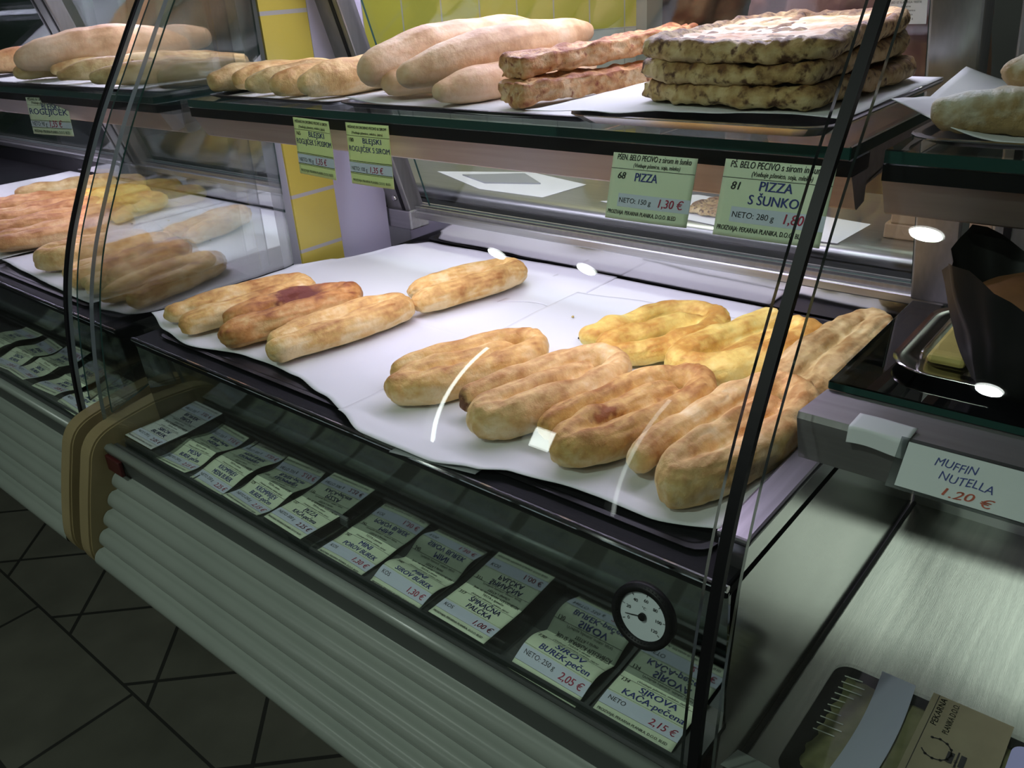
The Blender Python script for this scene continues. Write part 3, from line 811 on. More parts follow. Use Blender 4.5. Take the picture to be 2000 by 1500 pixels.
# cheese-filled ones in the back row
def cheesy(loc, ang, label, seed, L=.225, W=.125):
    r = .0205; h = L / 2 - r; w_ = W / 2 - r
    p = coil(L=L, W=W, r=r, seed=seed, inner=.5)
    fill = [(-w_ * .4, -h * .5, .012, .016), (0, 0, .014, .020), (w_ * .2, h * .6, .013, .017)]
    me = fuse([p, fill], 0.0027); doughy(me, seed, 0.92, 0.006, 0.0016, fs=30)
    return bread('cheese_pastry', me, B_cheese, loc, math.radians(ang - 90), label, 'pastry', 'yellow cheese pastries in the back row')
cheesy((0.700, .393, ZB), 73, 'flat yellow cheese-glazed pastry in the back row left of its twin', 11, W=.128)
def horseshoe(loc, ang, label, seed):
    L, W, r = .235, .118, .0215; h = L / 2 - r; w_ = W / 2 - r
    p = [(-w_, h * .9, r, r * .9), (-w_ * 1.02, h * .2, r, r), (-w_ * 1.0, -h * .5, r, r * 1.05), (-w_ * .5, -h * .98, r, r * 1.05), (w_ * .35, -h * .98, r, r * 1.1), (w_ * .95, -h * .5, r, r * 1.1), (w_, h * .2, r, r * 1.05), (w_ * .75, h * .85, r, r), (w_ * .1, h * .98, r, r * .9)]
    me = fuse([p, [(0, -h * .5, .010, .014), (0, .0, .011, .020), (0, h * .6, .012, .018)]], 0.0027); doughy(me, seed, 0.95, 0.004, 0.0015, fs=28)
    return bread('cheese_pastry', me, B_cheese, loc, math.radians(ang - 90), label, 'pastry', 'yellow cheese pastries in the back row')
horseshoe((0.824, .398, ZB), 74, 'horseshoe shaped pastry round a yellow cheese filling in the back row', 12)
pinbread(dict(L=.270, W=.088, r=.0235), (0.925, .425, ZB), 88, B_olive, 'long sandy pastry at the back right against the steel end wall', 13, 1.0, group=None)

# crumbs
for k, (x, y, c) in enumerate(((0.30, .36, (0.35, .2, .05)), (0.60, .345, (0.01, .01, .01)), (0.545, .405, (0.5, .38, .12)), (.66, .33, (.6, .6, .6)))):
    bm = bmesh.new(); bmesh.ops.create_icosphere(bm, subdivisions=2, radius=0.0022)
    for v in bm.verts: v.co *= 1 + 0.5 * noise.noise(v.co * 900 + Vector((k, 0, 0))); v.co.z *= .6
    o = obj('crumb', bm, plain('crumb_%d' % k, c, 0.8), None, True, (x, y, 0.9595))
    tag(o, ['brown crumb on the paper behind the left pastries', 'black burnt crumb on the paper left of the yellow pastry', 'yellow flake on the smooth paper near the deck back', 'pale crumb on the paper in front of the yellow pastry'][k], 'crumb')

# ------------------------------------------------------------------ left counter's deck
tray(-0.62, -0.19, 0.022, 0.592, 0.9503, 0.0045, M_blackpan, 'black baking tray under the nearest breads of the left counter', 'black trays in the left counter')
tray(-1.06, -0.63, 0.022, 0.592, 0.9503, 0.0045, M_blackpan, 'black baking tray under the far breads of the left counter', 'black trays in the left counter')
tray(-1.50, -1.07, 0.022, 0.592, 0.9503, 0.0045, M_blackpan, 'black baking tray furthest left in the left counter', 'black trays in the left counter')
sheet(-0.64, -0.195, lerp_fn([(0, .055), (.3, .045), (.6, .038), (1, .03)]), lambda u: .585, 0.9547, 'white baking paper under the three grey-brown breads of the left counter', 21, 0.0016, zf=lambda u, v: curl(u, v, .003, 0, 0, .001, 3))
sheet(-1.50, -0.655, lerp_fn([(0, .05), (.5, .05), (1, .045)]), lambda u: .585, 0.9547, 'white baking paper under the yellow breads of the left counter', 22, 0.0016, zf=lambda u, v: curl(u, v, .003, 0, 0, .001, 6))
GL = 'flat breads on the left counter deck'
B_rust = bread_mat('rusty_bread', (0.76, 0.50, 0.25), (0.64, 0.34, 0.13), (0.40, 0.16, 0.05))
coilbread(dict(L=.215, W=.105, r=.021), (-.43, .16, ZB), 62, B_tan, 'coiled bread behind the thick black seal in the left counter', 31, group=GL, voxel=.0036)
pinbread(dict(L=.245, W=.085, r=.0215), (-.285, .158, ZB), 76, B_tan, 'folded bread second from the side glass in the left counter', 32, group=GL, voxel=.0036)
pinbread(dict(L=.235, W=.080, r=.021), (-.215, .155, ZB), 73, B_olive, 'grey-tinged folded bread right against the side glass in the left counter', 33, 0.8, group=GL, voxel=.0036)
for k, (x, y, a, lb, mt) in enumerate(((-.66, .20, 72, 'orange-brown flat bread in front in the left counter, right of its twins', B_rust), (-.775, .235, 68, 'orange-brown flat bread in the left counter, second from the right of its row', B_rust),
                          (-.90, .25, 68, 'orange-brown flat bread in the left counter, third from the right of its row', B_rust), (-1.03, .28, 68, 'orange-brown flat bread in the left counter, cut by the photo edge', B_rust),
                          (-.76, .455, 60, 'long yellow cheese bread at the back of the left counter deck', B_cheese), (-.90, .47, 58, 'yellow cheese bread further back in the left counter', B_cheese),
                          (-1.14, .42, 70, 'sandy bread stick at the back left under the shelf of the left counter', B_olive))):
    pinbread(dict(L=.29 if k < 4 else .26, W=.092 if k < 6 else .05, r=.0225), (x, y, ZB), a, mt, lb, 40 + k, 0.9, 0.005, group=GL, voxel=.004)

# ------------------------------------------------------------------ the upper shelf
ZS = 1.2778
tray(0.335, 0.735, 0.190, 0.500, ZS, 0.007, M_blackpan, 'black baking tray under the loaves on the upper shelf', None)
tray(0.030, 0.330, 0.190, 0.500, ZS, 0.006, M_blackpan, 'thin dark tray under the rolls at the left of the upper shelf', None)
tray(0.725, 0.990, 0.150, 0.480, ZS + 0.0075, 0.009, M_silver, 'silver tray under the pizza stack on the upper shelf', None, r=0.03)
sheet(0.345, 0.725, lambda u: .20 + .008 * math.sin(u * 7), lambda u: .49, ZS + 0.002, 'lavender-white paper under the loaves on the upper shelf', 51, .0012, n=40, zf=lambda u, v: 0.010 * max(0, 1 - u / .22) ** 1.5 * max(0, 1 - v / .5))
sheet(0.700, 0.985, lerp_fn([(0, .130), (.30, .150), (.42, .185), (1, .188)]), lambda u: .47, ZS + 0.0168, 'white paper spilling over the silver tray edge under the pizzas', 52, .0014, n=40, zf=lambda u, v: curl(u, v, .003, 0.002, 0, 0, 5) )
sheet(0.06, 0.32, lambda u: .20, lambda u: .49, ZS + 0.002, 'white paper under the rolls at the left of the upper shelf', 53, .0012, n=30)
# paper corner standing up behind the rolls
sheet(0.10, 0.24, lambda u: .46, lambda u: .50, ZS + 0.004, 'white paper corner standing up behind the rolls on the upper shelf', 54, .001, n=16, zf=lambda u, v: 0.055 * v * (1 - abs(2 * u - 1)))

def loaf(pts, mat, label, seed, name='bread_loaf', amp=.0055, wr=.0006, group=None, voxel=.0034, extra=()):
    """free-standing tapered loaf; pts are world (x, y, z, r)"""
    c = Vector((sum(p[0] for p in pts) / len(pts), sum(p[1] for p in pts) / len(pts), min(p[2] - p[3] for p in pts)))
    me = fuse([[(p[0] - c.x, p[1] - c.y, p[2] - c.z, p[3]) for p in q] for q in [pts] + list(extra)], voxel)
    doughy(me, seed, 1.0, amp, wr, floor=False, fs=16)
    o = obj(name, me, mat, None, True, c); return tag(o, label, 'bread', group)
GLV = 'long pale loaves on the upper shelf'
loaf([(0.375, .225, 1.318, .022), (0.378, .27, 1.325, .032), (0.39, .35, 1.334, .035), (0.402, .43, 1.338, .031), (0.408, .50, 1.340, .020)], B_loaf, 'large pale loaf on top of the left side of the loaf pile', 61, group=GLV)
loaf([(0.455, .215, 1.316, .018), (0.47, .26, 1.324, .027), (0.487, .34, 1.331, .030), (0.500, .42, 1.336, .028), (0.512, .50, 1.342, .014)], B_loaf, 'pale loaf resting across the middle of the loaf pile', 62, group=GLV)
loaf([(0.345 + .05, .24, 1.303, .018), (0.42, .30, 1.304, .022), (0.43, .40, 1.304, .022), (0.435, .46, 1.303, .016)], B_loaf, 'loaf hidden at the bottom left of the loaf pile', 63, group=GLV)
loaf([(0.505, .215, 1.300, .015), (0.512, .26, 1.3035, .021), (0.520, .34, 1.3045, .022), (0.525, .42, 1.304, .021), (0.53, .48, 1.302, .014)], B_loaf, 'brown-pink loaf at the bottom right of the loaf pile on the paper', 64, group=GLV)
GST = 'topped bread sticks beside the pizza stack'
def stick(a, b_, wdt, h, label, seed):
    a = Vector(a); b_ = Vector(b_); d = b_ - a; L = d.length
    def ex(bm):
        vs = bm_box(bm, -wdt / 2, wdt / 2, 0, L, 0, h)
    me = fuse([[(-wdt * .3, .01, h * .5, h * .5), (-wdt * .3, L - .01, h * .5, h * .5)], [(wdt * .3, .01, h * .5, h * .5), (wdt * .3, L - .01, h * .5, h * .5)]], .003, extra=ex)
    doughy(me, seed, 1.0, .004, .0028, floor=False, fs=45, ws=150)
    o = obj('bread_stick', me, B_stick, None, True, a)
    o.rotation_euler = Vector((0, 1, 0)).rotation_difference(d).to_euler()
    return tag(o, label, 'bread', GST)
stick((0.602, .225, 1.2885), (0.665, .47, 1.2885), .050, .022, 'lower bread stick with cheese crumbs leaning toward the pizza stack', 65)
stick((0.585, .25, 1.312), (0.655, .52, 1.326), .046, .022, 'upper bread stick with red-brown topping on the sticks pile', 66)

# three pizza slabs
def slab(w_, d_, h, seed, bend=0.0):
    def ex(bm):
        n = 8
        pts = [(-w_ / 2, -d_ / 2 + .012), (-w_ * .25, -d_ / 2 - .002), (w_ * .15, -d_ / 2 - .006), (w_ * .42, -d_ / 2 + .004), (w_ / 2, -d_ * .3), (w_ / 2 + .004, d_ * .2), (w_ * .46, d_ * .45), (w_ * .1, d_ / 2), (-w_ * .35, d_ / 2 - .008), (-w_ / 2 + .004, d_ * .2)]
        a = [bm.verts.new((x, y, 0.004)) for x, y in pts]; b_ = [bm.verts.new((x * .97, y * .97, h - .004)) for x, y in pts]
        bm.faces.new(a[::-1]); bm.faces.new(b_)
        for i in range(len(a)):
            j = (i + 1) % len(a); bm.faces.new((a[i], a[j], b_[j], b_[i]))
    ring = [(-w_ / 2 + .012, -d_ / 2 + .022, h * .55, h * .52), (-w_ * .25, -d_ / 2 + .010, h * .55, h * .5), (w_ * .15, -d_ / 2 + .007, h * .52, h * .5), (w_ * .42, -d_ / 2 + .016, h * .55, h * .5), (w_ / 2 - .01, -d_ * .3, h * .55, h * .5), (w_ / 2 - .008, d_ * .2, h * .55, h * .5), (w_ * .40, d_ * .43, h * .55, h * .52), (w_ * .1, d_ / 2 - .012, h * .55, h * .5), (-w_ * .33, d_ / 2 - .018, h * .55, h * .5), (-w_ / 2 + .012, d_ * .2, h * .55, h * .5), (-w_ / 2 + .012, -d_ / 2 + .022, h * .55, h * .52)]
    me = fuse([ring], .0032, extra=ex)
    doughy(me, seed, 1.0, .003, .0022, floor=False, fs=34, ws=120)
    def f(p, n): return Vector((p.x, p.y, p.z + bend * (p.x / (w_ / 2)) ** 2 + bend * .8 * max(0, p.y / (d_ / 2)) ** 2))
    deform(me, f)
    return me
GPZ = 'pizza slabs stacked on the upper shelf'
for k, (z, dx, lab) in enumerate(((1.2965, .004, 'bottom pizza slab of the stack of three on the silver tray'), (1.3155, -.002, 'middle pizza slab of the stack of three on the silver tray'), (1.3355, 0.0, 'top pizza slab with bright melted cheese surface on the stack'))):
    me = slab(.185, .255, .021, 70 + k, .004 if k else .001)
    o = obj('pizza_slab', me, B_pizza, None, True, (.866 + dx, .335, z)); o.rotation_euler = (math.radians(0.6 * k), 0, math.radians(-3 + 2 * k))
    tag(o, lab, 'pizza', GPZ)
    if k == 2:
        def tf(u, v):
            x = (u - .5) * .150; y = (v - .5) * .205 + .004
            return Vector((x, y, .0180 + .004 * (x / .09) ** 2 + .0032 * max(0, y / .127) ** 2 + .0022 * noise.noise(Vector((x * 60, y * 60, 1)))))
        obj('cheese_topping', patch(0, 1, 0, 1, tf, 40, 40, .004), B_pizzatop, o, True)

# rolls at the left of the shelf
GR = 'rolls on the upper shelf above the glass edge'
def seg_roll(pts, label, seed, mat=B_olive):
    return loaf(pts, mat, label, seed, 'bread_roll', .0035, .0016, GR, .0032)
seg_roll([(.010 + .035, .205, 1.300, .013), (.045, .235, 1.302, .0185), (.045, .29, 1.303, .0195), (.045, .35, 1.301, .015)], 'smooth round-ended roll first from the left end of the shelf', 81)
seg_roll([(.080, .225, 1.301, .014), (.088, .27, 1.303, .0185), (.095, .34, 1.302, .018), (.10, .39, 1.300, .013)], 'ridged roll second from the left end of the shelf', 82, B_tan)
seg_roll([(.135, .205, 1.299, .012), (.15, .24, 1.302, .0185), (.165, .31, 1.302, .019), (.175, .37, 1.300, .014)], 'knobbly roll in the middle of the roll group on the shelf', 83)
seg_roll([(.198, .208, 1.301, .015), (.21, .25, 1.303, .021), (.222, .33, 1.303, .022), (.228, .42, 1.301, .018), (.23, .47, 1.299, .012)], 'long flaky cheese roll behind the first yellow price label', 84, B_tan)
seg_roll([(.262, .210, 1.302, .016), (.270, .25, 1.305, .0235), (.275, .33, 1.305, .0245), (.275, .42, 1.303, .020), (.275, .47, 1.300, .014)], 'plump flaky roll left of the loaf pile', 85, B_tan)

# left counter's upper shelf
tray(-0.90, -0.18, 0.185, 0.500, ZS, 0.007, M_blackpan, 'black tray on the upper shelf of the left counter', None)
tray(-1.65, -0.92, 0.185, 0.500, ZS, 0.007, M_blackpan, 'black tray at the far left of the left upper shelf', None)
sheet(-0.88, -0.20, lambda u: .20, lambda u: .49, ZS + .002, 'white paper under the loaves of the left upper shelf', 91, .0018, n=40, zf=lambda u, v: curl(u, v, .002, 0, 0, .01, 7))
sheet(-1.60, -0.94, lambda u: .20, lambda u: .49, ZS + .002, 'white paper at the far left of the left upper shelf', 92, .0014, n=30)
GL2 = 'breads on the left counter upper shelf'
loaf([(-.655, .22, 1.322, .022), (-.64, .27, 1.330, .034), (-.60, .36, 1.336, .040), (-.56, .44, 1.332, .037), (-.54, .49, 1.326, .025)], B_loaf, 'big pinkish loaf on top of the left upper shelf', 93, group=GL2)
loaf([(-.69, .215, 1.300, .014), (-.68, .26, 1.303, .020), (-.67, .36, 1.303, .021), (-.66, .45, 1.301, .015)], B_olive, 'olive-brown loaf end under the big loaf of the left upper shelf', 94, group=GL2)
loaf([(-.60, .25, 1.302, .014), (-.585, .31, 1.303, .020), (-.57, .42, 1.303, .018)], B_olive, 'loaf lying hidden under the big loaf of the left upper shelf', 99, group=GL2)
sc_ = loaf([(-.470, .205, 1.300, .013), (-.455, .24, 1.304, .021), (-.43, .32, 1.305, .022), (-.40, .42, 1.303, .018), (-.39, .46, 1.301, .012)], B_olive, 'scored loaf with slash marks on the left upper shelf', 95, group=GL2)
for k in range(4):
    yy = -.02 + k * .032
    cx = .002 + k * .010
    bm = tube([(cx - .016, yy - .008, .030), (cx, yy, .0385), (cx + .016, yy + .008, .030)], .0028, 8)
    obj('score_mark', bm, B_dark, sc_, True)
loaf([(-.33, .20, 1.298, .010), (-.31, .23, 1.302, .017), (-.275, .31, 1.303, .021), (-.25, .40, 1.302, .018), (-.24, .46, 1.300, .012)], B_olive, 'floury loaf between the glass edge lines on the left upper shelf', 96, group=GL2)
loaf([(-.95, .25, 1.308, .020), (-.93, .32, 1.312, .026), (-.91, .42, 1.312, .024)], B_rust, 'rust brown bread at the far left of the left upper shelf', 97, group=GL2)
loaf([(-1.05, .25, 1.306, .020), (-1.04, .34, 1.308, .024), (-1.03, .44, 1.306, .020)], B_rust, 'rust brown bread cut by the left photo edge', 98, group=GL2)

# right counter's upper shelf
tray(1.03, 1.45, 0.195, 0.500, ZS, 0.006, M_silver, 'steel tray on the upper shelf of the right counter', None, r=.03)
sheet(1.005, 1.30, lerp_fn([(0, .24), (.3, .205), (1, .20)]), lambda u: .47, ZS + .0035, 'grey-white paper with raised corners on the right upper shelf', 101, .001, n=40, zf=lambda u, v: 0.024 * max(0, 1 - u / .35) ** 1.6 * (0.45 + .55 * abs(2 * v - 1)))
B_sugar = bread_mat('sugared_pastry', (.80, .78, .72), (.62, .54, .38), (.42, .28, .12), scale=22, top=-.5, bump=1.0)
GRU = 'sugared pastries on the right upper shelf'
loaf([(1.055, .225, 1.299, .014), (1.09, .235, 1.300, .017), (1.14, .245, 1.300, .017), (1.20, .25, 1.300, .016)], B_sugar, 'lower sugared pastry at the front of the right upper shelf', 102, 'sugared_pastry', .004, .002, GRU)
loaf([(1.085, .30, 1.322, .016), (1.12, .305, 1.326, .021), (1.17, .31, 1.326, .021), (1.22, .315, 1.324, .018)], B_sugar, 'upper sugared pastry at the photo edge on the right upper shelf', 103, 'sugared_pastry', .004, .002, GRU)
loaf([(1.085, .31, 1.300, .014), (1.15, .31, 1.301, .016), (1.22, .31, 1.300, .015)], B_sugar, 'pastry hidden underneath on the right upper shelf', 104, 'sugared_pastry', .004, .002, GRU)

# ------------------------------------------------------------------ price labels
HEAD = 'JED IZ SLANEGA VLEČENEGA'
def frame(o, u, v):
    """root matrix from the lower-left corner and the two edges"""
    o = Vector(o); u = Vector(u); v = Vector(v)
    ux = u.normalized(); n = u.cross(v).normalized(); vy = n.cross(ux)
    m = Matrix.Identity(4)
    for i in range(3):
        m[i][0] = ux[i]; m[i][1] = vy[i]; m[i][2] = n[i]; m[i][3] = o[i]
    return m

def price_label(o, u, v, w_, h, label, content, bend=None, mat=None, group='pale green price labels in the gutter', parent=None, skew=0.0):
    t = bpy.data.objects.new('price_label', None); COL.objects.link(t); t.empty_display_size = .02
    t.matrix_world = frame(o, u, v)
    tag(t, label, 'price label', group)
    bend = bend or (lambda a, b_: 0.0)
    def at(lift):
        return lambda a, b_: Vector((a * w_ + skew * b_ * w_, b_ * h, bend(a, b_) + lift))
    obj('card', patch(0, 1, 0, 1, at(0.0), 16, 16, 0.0004), mat or M_label, t, True)
    for band in content.get('bands', []):
        obj('price_band', patch(band[0], band[1], band[2], band[3], at(0.0002), 12, 4), M_band, t, True)
    ink = bmesh.new(); blue = bmesh.new(); red = bmesh.new()
    asp = h / w_
    sel = {'k': ink, 'b': blue, 'r': red}
    for (txt, x, y, size, col, width, align, bold, shear) in content['text']:
        f0 = at(0.0005)
        # x in card widths, size in card widths: convert the glyph height to card heights
        g = lambda a, b_, f0=f0, y=y: f0(a, y + (b_ - y) / asp)
        text_into(sel[col], txt, x, y, size, g, width, align, bold, shear)
    for (v0, th) in content.get('rules', []):
        rule_into(ink, 0.0, 1.0, v0, th, at(0.0004))
    for nm, b_, m_ in (('lettering', ink, M_ink), ('product_name', blue, M_blue), ('price', red, M_red)):
        if len(b_.verts): obj(nm, b_, m_, t)
        else: b_.free()
    return t

def std(lines, price, number=None, unit=None, head2='TESTA s sirom', foot=True):
    T = [(HEAD, .55, .905, .062, 'k', .80, 'C', .012, 0), (head2, .55, .83, .055, 'k', None, 'C', .006, 0), ('(Vsebuje pšenico, mleko, jajca)', .55, .755, .045, 'k', .66, 'C', .004, .15)]
    if number: T.append((number, .05, .66, .075, 'k', None, 'L', .012, .1))
    n = len(lines)
    ys = [.60, .45] if n == 2 else [.52]
    for (tx, wd), y in zip(lines, ys):
        T.append((tx, .55, y, .125, 'b', wd, 'C', .018, 0.05))
    if unit: T.append((unit, .07, .275, .085, 'k', None, 'L', .004, 0))
    T.append((price, .95, .22, .125, 'r', None, 'R', .016, .15))
    if foot: T.append(('PROIZVAJA: PEKARNA PLANIKA, D.O.O. BLED', .04, .06, .048, 'k', .88, 'L', .010, 0))
    return dict(text=T, bands=[(0, 1, .17, .40)], rules=[(.725, .006), (.415, .004), (.165, .004)])

def wave(a=0.004, ph=0.0, lift=0.0, k=1.0):
    return lambda u, v: a * (1 + math.sin(v * math.pi * 1.6 * k + ph)) + lift * v
ZG = 0.7806
def gutter_label(x, y, z, content, label, bend=None, rz=0.0, w_=.083, h=.068, tilt=0.0, group='pale green price labels in the gutter', skew=0.0, mat=None):
    c, s = math.cos(math.radians(rz)), math.sin(math.radians(rz)); ct, st = math.cos(math.radians(tilt)), math.sin(math.radians(tilt))
    return price_label((x, y, z), (c, s, 0), (-s * ct, c * ct, st), w_, h, label, content, bend, mat, group=group, skew=skew)

def holder(x, y, z, w_, d, h, label, rz=0.0):
    bm = box(0, w_, 0, d, 0, h, .002)
    o = obj('label_holder', bm, M_acryl, None, False, (x, y, z)); o.rotation_euler = (0, 0, math.radians(rz))
    obj('edge_rim', box(.002, w_ - .002, d - .004, d - .002, .001, h + .004), plain('rim_' + str(round(x, 2)), (.20, .21, .21), .3), o)
    return tag(o, label, 'label holder', 'clear plastic label holders in the gutter')

holder(.003, -.056, .782, .086, .070, .022, 'clear plastic holder at the far left end of the gutter')
gutter_label(.006, -.055, .8052, std([('SIROV', .40), ('BUREK', .5)], '2,05 €', None, 'NETO 250 g'), 'greyish price label on the holder at the far left of the gutter', lambda u, v: 0.0003, 0, .080, .067, mat=plain('greyish_card', (.66, .70, .66), .4))
gutter_label(.082, -.052, ZG + .002, std([('MESNI', .36), ('BUREK-pečen', .60)], '2,15 €', None, 'NETO 250 g'), 'wavy price label reading MESNI BUREK-pečen beside the far left holder', wave(.0035, 2.8, .004), 3, .080, .064)
gutter_label(.172, -.052, ZG + .001, std([('KROMPIRJEV', .56), ('MESNI BUREK', .60)], '2,25 €', None, 'NETO 250 g'), 'price label reading KROMPIRJEV MESNI BUREK for 2,25 € with a bent top edge', wave(.0035, 3.6, .006), -2, .082, .067)
gutter_label(.262, -.049, ZG + .001, std([('KROMPIRJEV', .58), ('BUREK-pečen', .60)], '2,15 €', '129', 'NETO 250 g'), 'price label reading KROMPIRJEV BUREK-pečen left of the pizza label', wave(.004, 2.6, .003), -3, .084, .066)
holder(.368, -.054, .782, .100, .068, .012, 'clear plastic holder under the PIZZA KAČA-pečena label', -2)
gutter_label(.369, -.052, .7955, std([('PIZZA', .32), ('KAČA-pečena', .60)], '2,25 €', '137', 'NETO 300 g'), 'price label reading PIZZA KAČA-pečena lying on a holder', lambda u, v: .0003, -2, .082, .066)
gutter_label(.474, -.052, ZG + .001, std([('MINI', .26), ('POROV BUREK', .72)], '1,30 €', '347', 'KOS', 'TESTA s porom'), 'price label reading MINI POROV BUREK with its top curled up', lambda u, v: .0035 + .009 * max(0, v - .55) ** 1.2 + .002 * math.sin(u * 3), -1, .084, .068)
gutter_label(.573, -.053, ZG + .001, std([('MINI', .26), ('SIROV BUREK', .70)], '1,30 €', '340', 'KOS'), 'price label reading MINI SIROV BUREK with an arched middle', lambda u, v: .002 + .011 * math.sin(min(1, v * 1.05) * math.pi) ** 2 * (1 - .4 * u), -1, .083, .068)
holder(.664, -.054, .782, .112, .069, .010, 'clear plastic holder under the ŠPINAČNA PALČKA label')
gutter_label(.676, -.052, .7935, std([('ŠPINAČNA', .54), ('PALČKA', .42)], '1,00 €', '317', 'KOS', 'TESTA s špinačo'), 'price label reading ŠPINAČNA PALČKA for 1,00 € lying on a holder', lambda u, v: .0003, -1, .083, .066)
gutter_label(.793, -.056, ZG + .001, std([('SIROV', .42), ('BUREK-pečen', .72)], '2,05 €', '130', 'NETO: 250 g'), 'price label reading SIROV BUREK-pečen arched left of the round thermometer', lambda u, v: .002 + .013 * math.sin(min(1, v * 1.0) * math.pi * .95) ** 1.6 * (1 - .25 * u), -1, .086, .069)
gutter_label(.893, -.050, ZG + .001, std([('SIROVA', .48), ('KAČA-pečena', .78)], '2,15 €', '134', 'NETO'), 'price label reading SIROVA KAČA-pečena below the round thermometer', lambda u, v: .002 + .003 * math.sin(v * 3) + .008 * max(0, v - .8), 1, .085, .070)

# left counter gutter labels
GLL = 'price labels in the left counter gutter'
LL = [(-.255, .000, 'small price label nearest the beige end panels in the left counter gutter'), (-.350, .004, 'price label second from the beige end panels in the left gutter'), (-.46, .010, 'price label third from the beige end panels in the left gutter'),
      (-.57, .002, 'price label fourth from the beige end panels in the left gutter'), (-.68, .006, 'price label fifth from the beige end panels in the left gutter')]
for k, (x, dz, lb) in enumerate(LL):
    gutter_label(x, -.054, ZG + .003 + dz, std([('SIROV', .4), ('BUREK', .4)], '2,05 €', None, 'NETO'), lb, wave(.004, k, .003), (-3, 4, -2, 5, 0)[k], .083, .068, group=GLL)

# labels hanging on the shelf fronts
def hang(x, y, z, w_, h, content, label, lean=8, rz=0.0, bend=None, mat=None, group='price labels hanging on the shelf front', skew=0.0):
    a = math.radians(lean); c, s = math.cos(math.radians(rz)), math.sin(math.radians(rz))
    vv = Vector((0, math.sin(a), math.cos(a)))
    return price_label((x, y, z), (c, s, 0), vv, w_, h, label, content, bend, mat, group, skew=skew)
def small(lines, num, neto, price):
    T = [('MEŠANO IN DROBNO PECIVO & SIROM', .5, .915, .06, 'k', .9, 'C', .016, .1), ('(Vsebuje pšenico, mleko, jajca)', .5, .83, .055, 'k', .72, 'C', .01, .15),
         (num, .06, .70, .085, 'k', None, 'L', .012, 0), (lines[0], .60, .69, .115, 'b', .42, 'C', .008, 0), (lines[1], .51, .55, .115, 'b', .94, 'C', .006, 0),
         (neto, .05, .235, .085, 'k', .38, 'L', .004, 0), (price, .80, .225, .13, 'r', .30, 'R', .016, .15), ('PROIZVAJA: PEKARNA PLANIKA, D.O.O. BLED', .05, .05, .055, 'k', .88, 'L', .012, 0)]
    return dict(text=T, bands=[(0, 1, .20, .365)], rules=[(.795, .006), (.385, .009), (.366, .006), (.195, .009), (.175, .006)])
hang(.262, .172, 1.191, .087, .074, small(('BLEJSKI', 'ROGLJIČEK S POSIPOM'), '165', 'NETO: 90 g', '1,35 €'), 'yellow-green label reading BLEJSKI ROGLJIČEK S POSIPOM, tilted', 2, -4, lambda u, v: .002 * u * u + .004 * max(0, u + v - 1.6), M_labely)
hang(.370, .172, 1.188, .080, .076, small(('BLEJSKI', 'ROGLJIČEK S SIROM'), '180', 'NETO: 100 g', '1,35 €'), 'yellow-green label reading BLEJSKI ROGLJIČEK S SIROM', 2, 0, lambda u, v: .001 * math.sin(u * 3), M_labely)
def big(lines, num, neto, price, head):
    T = [(head, .06, .90, .085, 'k', .88, 'L', .012, .15), ('(Vsebuje pšenico, soja, mleko)', .55, .805, .06, 'k', .55, 'C', .010, .2), (num, .10, .62, .10, 'k', None, 'L', .014, .2)]
    if len(lines) == 1: T.append((lines[0][0], .45, .60, .125, 'b', lines[0][1], 'C', .018, .05))
    else: T += [(lines[0][0], .52, .63, .12, 'b', lines[0][1], 'C', .018, .05), (lines[1][0], .52, .45, .12, 'b', lines[1][1], 'C', .018, .05)]
    T += [(neto, .16, .265, .075, 'k', None, 'L', .004, .05), (price, .93, .25, .125, 'r', .28, 'R', .016, .15), ('PROIZVAJA: PEKARNA PLANIKA, D.O.O. BLED', .03, .085, .062, 'k', .84, 'L', .012, .12)]
    return dict(text=T, bands=[(.14, 1, .20, .40)], rules=[(.765, .007)])
hang(.778, .150, 1.199, .088, .062, big([('PIZZA', .27)], '68', 'NETO: 150 g', '1,30 €', 'PŠEN. BELO PECIVO z sirom in šunko'), 'pale green label reading PIZZA for 1,30 € on the shelf front', 12, 2, lambda u, v: .004 * (1 - v) * math.sin(u * 3), skew=.03)
hang(.894, .150, 1.198, .096, .066, big([('PIZZA', .30), ('S ŠUNKO', .46)], '81', 'NETO: 280 g', '1,80 €', 'PŠ. BELO PECIVO s sirom in šunko'), 'pale green label reading PIZZA S ŠUNKO beside the black glass seal', 12, 2, lambda u, v: .003 * (1 - v) * math.sin(u * 3), skew=.03)
hang(-.585, .168, 1.193, .135, .068, small(('BLEJSKI', 'ROGLJIČEK'), '', 'NETO: 90 g', '1,35 €'), 'blurred pale green label on the left counter shelf front', 4, 8, lambda u, v: .002 * math.sin(u * 3))

# acrylic strip hanging below the pizza label (clear label clip)
# ------------------------------------------------------------------ thermometer on the front glass
tz = .926; ty = glass_y(tz)
th = thing('thermometer', 'round dial thermometer with black rim stuck on the front glass', 'thermometer', (.948, ty + .003, tz), (math.radians(90 - 11), 0, 0))
def disc(r0, r1, z0, z1, seg=48):
    bm = bmesh.new()
    prof = [(r0, z0), (r1, z0), (r1, z1), (r0, z1)]
    rings = [[bm.verts.new((r * math.cos(2 * math.pi * k / seg), r * math.sin(2 * math.pi * k / seg), z)) for k in range(seg)] for r, z in prof]
    for a, b_ in zip(rings, rings[1:] + rings[:1]):
        for k in range(seg): bm.faces.new((a[k], a[(k + 1) % seg], b_[(k + 1) % seg], b_[k]))
    bmesh.ops.recalc_face_normals(bm, faces=bm.faces)
    return bm
bm = disc(.0225, .0300, 0, .008)
bmesh.ops.bevel(bm, geom=[e for e in bm.edges if abs(e.verts[0].co.z - e.verts[1].co.z) < 1e-6 and e.verts[0].co.z > .007], offset=.0015, segments=2, affect='EDGES')
obj('rim', bm, M_black, th, True)
